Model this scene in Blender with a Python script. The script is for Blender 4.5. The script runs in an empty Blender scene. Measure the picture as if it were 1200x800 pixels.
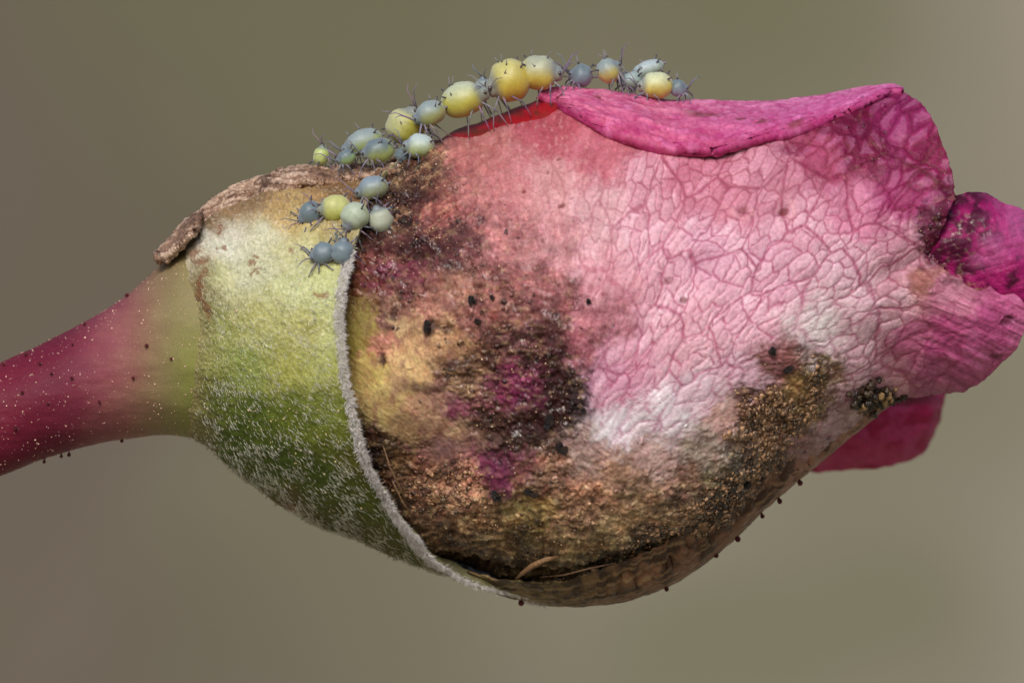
import bpy, math, random
import numpy as np
from mathutils import Vector
from mathutils.bvhtree import BVHTree

# ------------------------------------------------------------------ camera, sky, sun, exposure
# One scene unit stands for 3.5 mm of the real bud (the unit scale below says so).
sc = bpy.context.scene
sc.unit_settings.scale_length = 0.0035
random.seed(7); rng = np.random.default_rng(7)

cam_d = bpy.data.cameras.new('camera'); cam = bpy.data.objects.new('camera', cam_d)
sc.collection.objects.link(cam); sc.camera = cam
CAM = 100.0
cam.location = (0, -CAM, 0); cam.rotation_euler = (math.pi / 2, 0, 0)
cam_d.sensor_width = 36; cam_d.lens = 300; cam_d.clip_start = 1; cam_d.clip_end = 2000
cam_d.dof.use_dof = True; cam_d.dof.focus_distance = CAM - 1.15; cam_d.dof.aperture_fstop = 0.26

SUN_DIR = Vector((-0.16, -0.76, 0.64)).normalized()      # towards the light
w = bpy.data.worlds.new('World'); sc.world = w; w.use_nodes = True
nt = w.node_tree; bg = nt.nodes['Background']
sky = nt.nodes.new('ShaderNodeTexSky'); sky.sky_type = 'NISHITA'; sky.sun_disc = False
sky.sun_elevation = math.asin(SUN_DIR.z); sky.sun_rotation = math.atan2(SUN_DIR.x, SUN_DIR.y)
sky.dust_density = 4.0; sky.air_density = 1.0; sky.ozone_density = 0.6
nt.links.new(sky.outputs[0], bg.inputs[0]); bg.inputs[1].default_value = 0.08
sun_d = bpy.data.lights.new('sun', 'SUN'); sun_d.energy = 1.5; sun_d.angle = math.radians(24); sun_d.color = (1, 0.975, 0.96)
sun = bpy.data.objects.new('sun', sun_d); sc.collection.objects.link(sun)
sun.rotation_euler = (-SUN_DIR).to_track_quat('-Z', 'Y').to_euler(); sun.location = (0, 0, 30)
sc.view_settings.view_transform = 'Standard'; sc.view_settings.look = 'None'
sc.view_settings.gamma = 1; sc.view_settings.use_curve_mapping = False
sc.view_settings.exposure = 0.38
sc.cycles.use_denoising = True

# ------------------------------------------------------------------ numeric helpers
def lin(c):
    c = np.asarray(c, float) / 255.0
    return np.where(c <= 0.04045, c / 12.92, ((c + 0.055) / 1.055) ** 2.4)
def sm(a, b, x):
    t = np.clip((np.asarray(x, float) - a) / (b - a), 0, 1); return t * t * (3 - 2 * t)
def mix(a, b, m):
    m = np.asarray(m)[..., None]; return a * (1 - m) + np.asarray(b) * m
_perm = np.random.default_rng(3).permutation(512); _ang = np.random.default_rng(4).random(512) * 2 * np.pi
_gx, _gy = np.cos(_ang), np.sin(_ang); _r1 = np.random.default_rng(5).random(512); _r2 = np.random.default_rng(6).random(512); _r3 = np.random.default_rng(8).random(512)
def _h(i, j, s): return _perm[(_perm[(i + s * 37) & 511] + j) & 511]
def perlin(x, y, s=0):
    xi = np.floor(x).astype(np.int64); yi = np.floor(y).astype(np.int64); fx = x - xi; fy = y - yi
    u = fx * fx * fx * (fx * (fx * 6 - 15) + 10); v = fy * fy * fy * (fy * (fy * 6 - 15) + 10)
    def g(a, b):
        k = _h(xi + a, yi + b, s); return _gx[k] * (fx - a) + _gy[k] * (fy - b)
    n0 = g(0, 0) * (1 - u) + g(1, 0) * u; n1 = g(0, 1) * (1 - u) + g(1, 1) * u
    return 1.5 * (n0 * (1 - v) + n1 * v)
def fbm(x, y, o=4, s=0, gain=0.5):
    t = 0; a = 1.0; n = 0
    for k in range(o):
        t = t + a * perlin(x * 2 ** k + 17.3 * k, y * 2 ** k - 9.1 * k, s + k); n += a; a *= gain
    return t / n * 1.4
def ridged(x, y, o=4, s=0):
    t = 0; a = 1.0; n = 0
    for k in range(o):
        t = t + a * (1 - np.abs(perlin(x * 2 ** k + 5.2 * k, y * 2 ** k + 3.7 * k, s + k)) * 1.6); n += a; a *= 0.55
    return t / n
def voro(x, y, s=0):
    """cells: nearest distance, twice the distance to the border, a random number per cell"""
    xi = np.floor(x).astype(np.int64); yi = np.floor(y).astype(np.int64)
    f1 = np.full(x.shape, 9.0); f2 = np.full(x.shape, 9.0); idc = np.zeros(x.shape); z = np.zeros(x.shape); ax, ay, bx, by = z, z, z + 9, z
    for a in (-1, 0, 1):
        for b in (-1, 0, 1):
            k = _h(xi + a, yi + b, s); ux = a + 0.1 + 0.8 * _r1[k]; uy = b + 0.1 + 0.8 * _r2[k]
            d = np.hypot(xi + ux - x, yi + uy - y); c = d < f1; e = (~c) & (d < f2)
            bx = np.where(c, ax, np.where(e, ux, bx)); by = np.where(c, ay, np.where(e, uy, by)); f2 = np.where(c, f1, np.where(e, d, f2))
            ax = np.where(c, ux, ax); ay = np.where(c, uy, ay); idc = np.where(c, _r3[k], idc); f1 = np.where(c, d, f1)
    return f1, (f2 ** 2 - f1 ** 2) / np.maximum(np.hypot(ax - bx, ay - by), .15), idc
def curve(pts):
    """monotone cubic through (x, y) points"""
    xs = np.array([p[0] for p in pts], float); ys = np.array([p[1] for p in pts], float)
    dx = np.diff(xs); dl = np.diff(ys) / dx; m = np.zeros(len(xs)); m[0] = dl[0]; m[-1] = dl[-1]
    for i in range(1, len(xs) - 1):
        if dl[i - 1] * dl[i] > 0:
            w1 = 2 * dx[i] + dx[i - 1]; w2 = dx[i] + 2 * dx[i - 1]; m[i] = (w1 + w2) / (w1 / dl[i - 1] + w2 / dl[i])
    def f(x):
        x = np.clip(np.asarray(x, float), xs[0], xs[-1]); i = np.clip(np.searchsorted(xs, x) - 1, 0, len(xs) - 2)
        t = (x - xs[i]) / dx[i]
        return ((1 + 2 * t) * (1 - t) ** 2 * ys[i] + t * (1 - t) ** 2 * dx[i] * m[i] + t * t * (3 - 2 * t) * ys[i + 1] + t * t * (t - 1) * dx[i] * m[i + 1])
    return f
# plan coordinates: p to the right, q downwards, 100 to a unit, (600, 400) at the origin; y is depth
def world(p, q, y): return np.stack([(p - 600) / 100.0, np.broadcast_to(y, np.shape(p)) * 1.0, (400 - q) / 100.0], -1)
class Body:
    """round body along x: upper and lower outline and half depth"""
    def __init__(s, T, B, D): s.T, s.B, s.D = curve(T), curve(B), curve(D)
    def ch(s, x): t, b = s.T(x), s.B(x); return (t + b) / 2, (b - t) / 2
    def at(s, x, th):
        c, h = s.ch(x); return world(x, c + h * np.sin(th), -s.D(x) * np.cos(th))
    def th(s, x, q):
        c, h = s.ch(x); return np.arcsin(np.clip((q - c) / h, -1, 1))
    def front(s, x, q): return -s.D(x) * np.cos(s.th(x, q))
def normals(P):
    a = np.gradient(P, axis=0); b = np.gradient(P, axis=1); n = np.cross(a, b)
    return n / np.maximum(np.linalg.norm(n, axis=-1, keepdims=True), 1e-12)
def outward(P, ref):
    n = normals(P); s = np.sign(np.mean(np.sum(n * ref, -1))); return n * (s if s != 0 else 1)

# ------------------------------------------------------------------ object helpers
COL = sc.collection
def link(o, parent=None):
    COL.objects.link(o)
    if parent: o.parent = parent
    return o
def empty(name, loc=(0, 0, 0)):
    o = bpy.data.objects.new(name, None); o.empty_display_size = 0.2; o.location = loc; return link(o)
def tag(o, label=None, cat=None, group=None, kind=None):
    for k, v in (('label', label), ('category', cat), ('group', group), ('kind', kind)):
        if v: o[k] = v
    return o
def mesh_from(name, V, F, C=None, R=None, mat=None, parent=None, smooth=True):
    me = bpy.data.meshes.new(name); V = np.asarray(V, np.float32)
    if isinstance(F, np.ndarray):
        n, k = F.shape; me.vertices.add(len(V)); me.vertices.foreach_set('co', V.ravel())
        me.loops.add(n * k); me.loops.foreach_set('vertex_index', F.astype(np.int32).ravel())
        me.polygons.add(n); me.polygons.foreach_set('loop_start', np.arange(0, n * k, k, dtype=np.int32))
        me.update(calc_edges=True)
    else:
        me.from_pydata(V.tolist(), [], F)
    if smooth: me.polygons.foreach_set('use_smooth', np.ones(len(me.polygons), bool))
    if C is not None:
        c = np.ones((len(V), 4), np.float32); c[:, :3] = np.clip(C, 0, 1)
        me.attributes.new('tint', 'FLOAT_COLOR', 'POINT').data.foreach_set('color', c.ravel())
    if R is not None:
        me.attributes.new('gloss', 'FLOAT', 'POINT').data.foreach_set('value', np.asarray(R, np.float32).ravel())
    me.materials.append(mat); me.validate()
    return link(bpy.data.objects.new(name, me), parent)
def grid_faces(n, m):
    i = np.arange(n * m).reshape(n, m)
    return np.stack([i[:-1, :-1], i[1:, :-1], i[1:, 1:], i[:-1, 1:]], -1).reshape(-1, 4)
def grid_obj(name, P, C, R, mat, parent):
    n, m = P.shape[:2]
    return mesh_from(name, P.reshape(-1, 3), grid_faces(n, m), C.reshape(-1, 3), R.reshape(-1), mat, parent)
class MB:
    def __init__(s): s.V, s.F, s.C, s.R, s.n = [], [], [], [], 0
    def add(s, V, F, c, r=0.5):
        V = np.asarray(V, float); s.V.append(V); s.F += [tuple(int(i) + s.n for i in f) for f in F]
        c = np.asarray(c, float); s.C.append(np.broadcast_to(c, (len(V), 3)).copy()); s.R.append(np.broadcast_to(r, (len(V),)).copy()); s.n += len(V)
    def tube(s, pts, rad, col, k=6, r=0.5):
        pts = [np.asarray(p, float) for p in pts]; V = []; n = len(pts); col = np.asarray(col, float)
        ref = np.array([0.31, 0.87, 0.37])
        for i, p in enumerate(pts):
            d = pts[min(i + 1, n - 1)] - pts[max(i - 1, 0)]; d = d / max(np.linalg.norm(d), 1e-9)
            a = np.cross(d, ref); a /= max(np.linalg.norm(a), 1e-9); b = np.cross(d, a)
            for j in range(k):
                t = 2 * np.pi * j / k; V.append(p + rad[i] * (a * np.cos(t) + b * np.sin(t)))
        F = [(i * k + j, i * k + (j + 1) % k, (i + 1) * k + (j + 1) % k, (i + 1) * k + j) for i in range(n - 1) for j in range(k)]
        F += [tuple(range(k))[::-1], tuple((n - 1) * k + j for j in range(k))]
        if col.ndim == 2: col = np.repeat(col, k, axis=0)
        s.add(V, F, col, r)
    def build(s, name, mat, parent=None, smooth=True):
        return mesh_from(name, np.concatenate(s.V), s.F, np.concatenate(s.C), np.concatenate(s.R), mat, parent, smooth)
def sphere_vf(nu=10, nv=7):
    V = [(0, 0, 1)]; F = []
    for i in range(1, nv):
        for j in range(nu):
            a = math.pi * i / nv; b = 2 * math.pi * j / nu; V.append((math.sin(a) * math.cos(b), math.sin(a) * math.sin(b), math.cos(a)))
    V.append((0, 0, -1)); L = len(V) - 1
    for j in range(nu):
        F.append((0, 1 + j, 1 + (j + 1) % nu)); F.append((L, L - nu + (j + 1) % nu, L - nu + j))
        for i in range(nv - 2): F.append((1 + i * nu + j, 1 + (i + 1) * nu + j, 1 + (i + 1) * nu + (j + 1) % nu, 1 + i * nu + (j + 1) % nu))
    return np.array(V), F

# ------------------------------------------------------------------ materials (colour and gloss come from surface attributes + node noise)
def material(name, nscale=30, namp=0.25, bump=0.02, bscale=45, sss=0.0, rad=(0.12, 0.05, 0.05), sheen=0.0, coat=0.0, spec=0.5, transl=0.0):
    m = bpy.data.materials.new(name); m.use_nodes = True; t = m.node_tree; N = t.nodes.new; L = t.links.new
    p = t.nodes['Principled BSDF']; at = N('ShaderNodeAttribute'); at.attribute_name = 'tint'
    gl = N('ShaderNodeAttribute'); gl.attribute_name = 'gloss'; tc = N('ShaderNodeTexCoord')
    no = N('ShaderNodeTexNoise'); no.inputs['Scale'].default_value = nscale; no.inputs['Detail'].default_value = 5
    L(tc.outputs['Object'], no.inputs['Vector'])
    mr = N('ShaderNodeMapRange'); mr.inputs['From Min'].default_value = 0.25; mr.inputs['From Max'].default_value = 0.75
    mr.inputs['To Min'].default_value = 1 - namp; mr.inputs['To Max'].default_value = 1 + namp; L(no.outputs['Fac'], mr.inputs['Value'])
    mx = N('ShaderNodeVectorMath'); mx.operation = 'SCALE'; L(at.outputs['Color'], mx.inputs[0]); L(mr.outputs[0], mx.inputs['Scale'])
    L(mx.outputs[0], p.inputs['Base Color']); L(gl.outputs['Fac'], p.inputs['Roughness'])
    ws = N('ShaderNodeMapRange'); ws.inputs['From Min'].default_value = .18; ws.inputs['From Max'].default_value = .42; ws.inputs['To Min'].default_value = .8; ws.inputs['To Max'].default_value = spec; L(gl.outputs['Fac'], ws.inputs['Value']); L(ws.outputs[0], p.inputs['Specular IOR Level'])
    if bump:
        n2 = N('ShaderNodeTexNoise'); n2.inputs['Scale'].default_value = bscale; n2.inputs['Detail'].default_value = 3; L(tc.outputs['Object'], n2.inputs['Vector'])
        b = N('ShaderNodeBump'); b.inputs['Strength'].default_value = 0.8; b.inputs['Distance'].default_value = bump
        L(n2.outputs['Fac'], b.inputs['Height']); L(b.outputs[0], p.inputs['Normal'])
    p.inputs['Subsurface Weight'].default_value = sss; p.inputs['Subsurface Radius'].default_value = rad; p.inputs['Subsurface Scale'].default_value = 1.0
    p.inputs['Sheen Weight'].default_value = sheen; p.inputs['Coat Weight'].default_value = coat
    return m
M_petal = material('petal_skin', 26, 0.20, 0.010, 50, sss=0.06, rad=(0.06, 0.03, 0.03), spec=0.18)
M_leaf = material('sepal_skin', 30, 0.22, 0.020, 40, sss=0.05, rad=(0.05, 0.07, 0.02), spec=0.25)
M_stem = material('stem_skin', 40, 0.12, 0.008, 60, sss=0.06, rad=(0.10, 0.05, 0.04), spec=0.15)
M_dry = material('withered_tissue', 34, 0.35, 0.030, 40)
M_crumb = material('crumb_matter', 30, 0.4, 0.03, 35)
M_hair = material('plant_hair', 20, 0.05, 0, spec=0.5)
M_aphid = material('aphid_wax', 22, 0.10, 0.004, 70, sss=0.15, rad=(0.05, 0.055, 0.04), sheen=0.35)

# ------------------------------------------------------------------ background: a soft bank far behind, thrown out of focus
def make_bank():
    """bank behind the bud; its foot runs on unseen below, added to bounce light up"""
    n = 90; X, Tt = np.meshgrid(np.linspace(-1, 1, n) * 80, np.linspace(0, 1, n), indexing='ij')
    prof = np.array([(-90, -16), (-40, -16), (10, -16), (60, -16), (72, -15), (79, -10), (86, 5), (95, 26), (110, 60)], float)
    k = np.linspace(0, 1, len(prof)); Y = np.interp(Tt, k, prof[:, 0]); Z = np.interp(Tt, k, prof[:, 1]) + 0.8 * fbm(X / 20, Tt * 12, 3, 2)
    P = np.stack([X, Y + 1.5 * fbm(X / 25 + 3, Tt * 9, 2, 5), Z], -1)
    m = bpy.data.materials.new('bank_growth'); m.use_nodes = True; t = m.node_tree; N = t.nodes.new; L = t.links.new
    p = t.nodes['Principled BSDF']; p.inputs['Roughness'].default_value = 1; p.inputs['Specular IOR Level'].default_value = 0
    tc = N('ShaderNodeTexCoord'); no = N('ShaderNodeTexNoise'); no.inputs['Scale'].default_value = 0.09; no.inputs['Detail'].default_value = 1.5
    L(tc.outputs['Object'], no.inputs['Vector'])
    sx = N('ShaderNodeSeparateXYZ'); L(tc.outputs['Object'], sx.inputs[0])
    # dry straw-grey growth takes over from darker olive growth along the bank
    ad = N('ShaderNodeMath'); ad.operation = 'MULTIPLY_ADD'; ad.inputs[1].default_value = 0.034; ad.inputs[2].default_value = 0.0
    L(sx.outputs[0], ad.inputs[0])
    a2 = N('ShaderNodeMath'); a2.operation = 'ADD'; L(ad.outputs[0], a2.inputs[0]); L(no.outputs['Fac'], a2.inputs[1])
    cr = N('ShaderNodeValToRGB'); e = cr.color_ramp.elements
    e[0].position = 0.12; e[0].color = (*BANK[0], 1); e[1].position = 0.92; e[1].color = (*BANK[2], 1)
    k = e.new(0.5); k.color = (*BANK[1], 1)
    L(a2.outputs[0], cr.inputs[0])
    n3 = N('ShaderNodeTexNoise'); n3.inputs['Scale'].default_value = 0.11; n3.inputs['Detail'].default_value = 1
    mp = N('ShaderNodeMapping'); mp.inputs['Location'].default_value = (31, 7, 12); L(tc.outputs['Object'], mp.inputs[0]); L(mp.outputs[0], n3.inputs['Vector'])
    mr = N('ShaderNodeMapRange'); mr.inputs['From Min'].default_value = 0.42; mr.inputs['From Max'].default_value = 0.68; mr.inputs['To Max'].default_value = 0.6; L(n3.outputs['Fac'], mr.inputs[0])
    mc = N('ShaderNodeMix'); mc.data_type = 'RGBA'; L(mr.outputs[0], mc.inputs['Factor']); L(cr.outputs[0], mc.inputs[6])
    mc.inputs[7].default_value = (*BANK[3], 1); 
    st = N('ShaderNodeMapRange'); st.inputs['From Min'].default_value = -14.5; st.inputs['From Max'].default_value = -11; L(sx.outputs[2], st.inputs[0])   # unseen level ground, tinted pale to bounce light up onto the bud
    m2 = N('ShaderNodeMix'); m2.data_type = 'RGBA'; m2.inputs[6].default_value = (*lin((146, 137, 118)), 1); L(st.outputs[0], m2.inputs['Factor']); L(mc.outputs[2], m2.inputs[7])
    L(m2.outputs[2], p.inputs['Base Color'])
    o = mesh_from('ground', P.reshape(-1, 3), grid_faces(n, n), mat=m)
    tag(o, 'soft grey olive bank out of focus behind the rose bud, unseen bounce ground added below', 'ground', kind='structure')
BANK = [lin((94, 87, 78)), lin((108, 104, 91)), lin((132, 127, 116)), lin((94, 97, 72))]
make_bank()

# ------------------------------------------------------------------ the rose bud: bodies
ROSE = empty('rose_bud', world(np.array(200.), np.array(410.), 0.0))
tag(ROSE, 'wilting pink rose bud lying sideways on its stem, petals browned by rot', 'rose bud')
ROSE_LOC = Vector(ROSE.location)
def under_rose(o):
    """children keep their world place under the Empty at the bud's base"""
    o.matrix_parent_inverse.identity(); o.location = -ROSE_LOC; return o

BUD = Body([(380, 235), (420, 207), (460, 192), (500, 175), (540, 164), (580, 150), (620, 138), (650, 127), (690, 119), (800, 124), (900, 123), (960, 117), (1000, 110), (1040, 105), (1100, 104), (1240, 110)],
           [(380, 560), (420, 618), (460, 638), (520, 660), (600, 686), (660, 697), (720, 694), (780, 676), (850, 630), (900, 584), (950, 543), (1000, 504), (1045, 468), (1080, 463), (1120, 461), (1160, 448), (1240, 440)],
           [(380, 1.7), (450, 2.15), (550, 2.45), (680, 2.6), (800, 2.45), (900, 2.2), (1000, 1.85), (1100, 1.6), (1240, 1.5)])
CORE = Body([(400, 250), (460, 205), (500, 173), (540, 151), (580, 136), (620, 121), (645, 112), (680, 126), (760, 140), (900, 145), (1000, 170), (1060, 230), (1095, 290)],
            [(400, 570), (460, 620), (520, 645), (600, 668), (660, 680), (720, 675), (780, 655), (850, 610), (900, 565), (950, 520), (1000, 470), (1060, 400), (1095, 310)],
            [(400, 1.3), (500, 1.4), (650, 1.4), (800, 1.5), (900, 1.45), (1000, 1.2), (1060, 0.8), (1095, 0.1)])
CALYX = Body([(205, 345), (212, 318), (217, 302), (224, 286), (236, 270), (255, 252), (300, 230), (350, 214), (430, 203), (480, 186), (560, 150), (720, 125)],
             [(205, 498), (212, 504), (220, 509), (230, 514), (245, 524), (270, 546), (300, 571), (340, 597), (380, 619), (450, 645), (520, 672), (600, 698), (660, 702), (720, 697), (800, 668)],
             [(205, .93), (212, 1.01), (220, 1.11), (230, 1.22), (244, 1.38), (270, 1.62), (320, 1.93), (400, 2.22), (500, 2.50), (600, 2.70), (720, 2.72)])
STEM = Body([(-260, 545), (-100, 472), (0, 425), (50, 402), (100, 377), (150, 345), (190, 309), (215, 287), (255, 275)],
            [(-260, 640), (-100, 590), (0, 558), (50, 538), (100, 523), (150, 513), (190, 510), (230, 514), (255, 520)],
            [(-260, 0.62), (0, 0.66), (100, 0.74), (150, 0.86), (190, 1.02), (230, 1.18), (255, 1.2)])

# colour fields: places on the surface with a colour, how veined and how crusted it is there
def field(p, q, rows, power=2.5, reg=13.0):
    A = np.array([[r[0], r[1]] for r in rows], float); K = np.array([list(lin(r[2])) + list(r[3:]) for r in rows], float)
    sh = p.shape; p = p.ravel(); q = q.ravel(); out = np.empty((len(p), K.shape[1]))
    for i in range(0, len(p), 60000):
        d2 = (p[i:i + 60000, None] - A[:, 0]) ** 2 + (q[i:i + 60000, None] - A[:, 1]) ** 2 + reg * reg
        wt = d2 ** (-power); out[i:i + 60000] = (wt @ K) / wt.sum(1, keepdims=True)
    return out.reshape(sh + (K.shape[1],))
def spot(p, q, cx, cy, rx, ry, a=0, soft=0.35):
    a = math.radians(a); dx = p - cx; dy = q - cy
    d = np.hypot((dx * math.cos(a) - dy * math.sin(a)) / rx, (dx * math.sin(a) + dy * math.cos(a)) / ry)
    return 1 - sm(1 - soft, 1 + soft, d)

PINK = [  # p, q, colour, veins, crust
 (560,180,(178,108,104),.1,.15),(600,220,(186,118,120),.2,.1),(650,150,(170,82,94),.1,0),(640,220,(195,138,140),.45,.05),(700,180,(180,98,112),.3,0),
 (700,250,(197,150,157),.7,0),(760,230,(199,137,153),.9,0),(800,215,(188,110,132),.9,0),(850,230,(190,117,137),.9,0),(900,220,(181,115,135),.9,0),
 (960,200,(156,66,98),.9,.1),(1000,180,(110,16,58),.9,.2),(1000,140,(104,14,52),.5,.25),(1040,150,(132,36,88),.9,.1),(1080,200,(122,12,68),1,.1),(1050,240,(150,46,100),1,.05),
 (1000,260,(196,118,150),1,0),(940,270,(210,151,172),1,0),(760,300,(215,160,178),1,0),(700,320,(212,151,164),.7,.05),(830,300,(210,155,178),1,0),
 (900,320,(210,155,178),1,0),(980,310,(206,160,178),1,0),(1050,300,(199,139,160),1,0),(1075,330,(170,110,100),.7,.25),(950,390,(228,214,216),.7,0),(1000,350,(220,185,197),1,0),
 (1040,340,(206,150,166),1,.05),(1060,400,(176,94,130),.8,0),(1100,400,(168,74,122),.5,0),(1150,420,(176,90,134),.35,0),(1000,420,(214,172,185),1,0),
 (1000,450,(201,162,170),1,.05),(870,380,(220,168,187),1,0),(800,400,(220,168,183),1,0),(740,420,(212,148,172),1,0),(780,480,(226,220,228),1,0),
 (725,500,(220,216,224),.9,0),(860,440,(214,174,193),1,0),(720,445,(212,152,181),.9,0),(1100,350,(192,120,148),.5,.05),(1150,380,(172,78,128),.35,0),
 (960,500,(197,164,168),.7,.1),(940,530,(170,132,129),.2,.3),(1040,440,(209,143,165),.8,.05),(1080,440,(176,98,138),.6,0),(1020,465,(120,90,66),.2,.7),(820,460,(216,189,203),1,0),(800,350,(222,168,187),1,0),(880,350,(220,166,187),1,0),(1100,230,(104,12,58),.6,0.4),(1090,290,(70,16,42),.4,0.95),(1190,390,(182,98,142),.3,0),
 # browned and rotted tissue
 (480,210,(84,54,42),0,1),(460,260,(78,46,40),0,1),(440,230,(92,64,46),0,1),(500,190,(118,78,60),0,.8),(520,250,(150,84,78),0,.5),(560,240,(172,106,104),.05,0.45),(500,290,(84,42,44),0,1),(540,285,(112,64,64),0,.8),(600,280,(178,114,114),.1,0.5),(650,290,(196,136,140),.35,0.3),
 (450,320,(120,60,66),0,.9),(430,330,(120,66,40),0,.8),(480,335,(112,62,62),0,.8),(432,375,(138,128,60),0,.1),(424,400,(132,120,56),0,.1),(447,372,(128,80,80),0,.6),(446,400,(190,120,106),0,.4),(470,380,(196,160,118),0,0.3),(500,350,(168,110,96),0,0.7),
 (530,350,(172,120,100),0,0.6),(480,420,(202,168,120),0,.15),(436,430,(182,160,96),0,.1),(455,465,(176,152,100),0,.15),(520,400,(186,142,104),0,0.5),(560,370,(150,90,84),0,0.8),(600,345,(150,92,86),0,0.8),
 (640,330,(168,102,102),0.15,0.6),(650,370,(138,82,82),.05,0.8),(700,370,(184,114,124),.5,0.35),(690,400,(160,92,100),.3,0.55),(570,420,(100,66,50),0,1),(540,440,(132,98,74),0,.9),(610,410,(110,66,66),0,1),(600,450,(120,44,76),0,.8),(625,470,(104,36,64),0,.8),
 (650,440,(56,36,34),0,1),(655,470,(40,28,26),0,1),(500,480,(172,132,108),0,.3),(480,500,(172,144,105),0,.25),(530,500,(176,144,112),0,.3),(560,480,(88,61,45),0,1),(545,465,(140,108,86),0,1),(620,500,(61,42,36),0,1),(590,510,(82,58,48),0,1),
 (585,542,(116,54,81),0,0.6),(520,525,(123,89,88),0,.2),(540,475,(150,80,106),0,.4),(470,540,(111,80,55),0,.9),(445,520,(76,52,39),0,.9),(470,580,(108,75,57),0,1),(500,560,(165,113,88),0,1),(540,570,(188,130,104),0,1),(560,600,(159,114,80),0,1),
 (500,620,(134,96,71),0,.9),(620,600,(157,123,73),0,0.9),(680,590,(207,149,115),0,.9),(640,545,(152,110,90),0,1),(690,530,(181,150,139),.2,.5),(600,630,(136,104,69),0,1),(680,630,(156,123,85),0,.8),(740,600,(204,157,115),0,.9),
 (740,560,(172,132,109),.1,.6),(800,560,(158,119,100),0,.8),(780,600,(176,135,102),0,.9),(840,590,(89,69,53),0,1),(700,660,(75,62,48),0,.8),(600,655,(89,70,52),0,.8),(540,640,(102,75,55),0,.8),(760,640,(89,70,55),0,1),
 (860,540,(160,140,122),0,.8),(850,562,(104,89,66),0,1),(885,500,(150,111,84),0,1),(870,480,(131,90,69),0,1),(930,450,(164,130,82),0,.6),(945,480,(135,102,63),0,.8),(905,540,(148,118,88),0,1),(910,575,(147,117,96),0,.7),(890,480,(116,80,55),0,1),
 (845,485,(204,164,152),.4,.2),(820,525,(181,160,146),.1,.4),(760,535,(206,172,162),.3,.3),(950,440,(120,90,58),0,.8),(910,425,(150,96,92),.2,.5),(720,545,(181,137,111),.1,.5),(800,650,(113,88,70),0,.8),(870,620,(126,98,80),0,.6)]

CREASE = curve([(480, 628), (520, 650), (560, 664), (600, 671), (650, 673), (700, 664), (750, 648), (800, 625), (850, 592), (900, 558), (950, 525), (1000, 490), (1045, 466), (1240, 455)])

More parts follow.
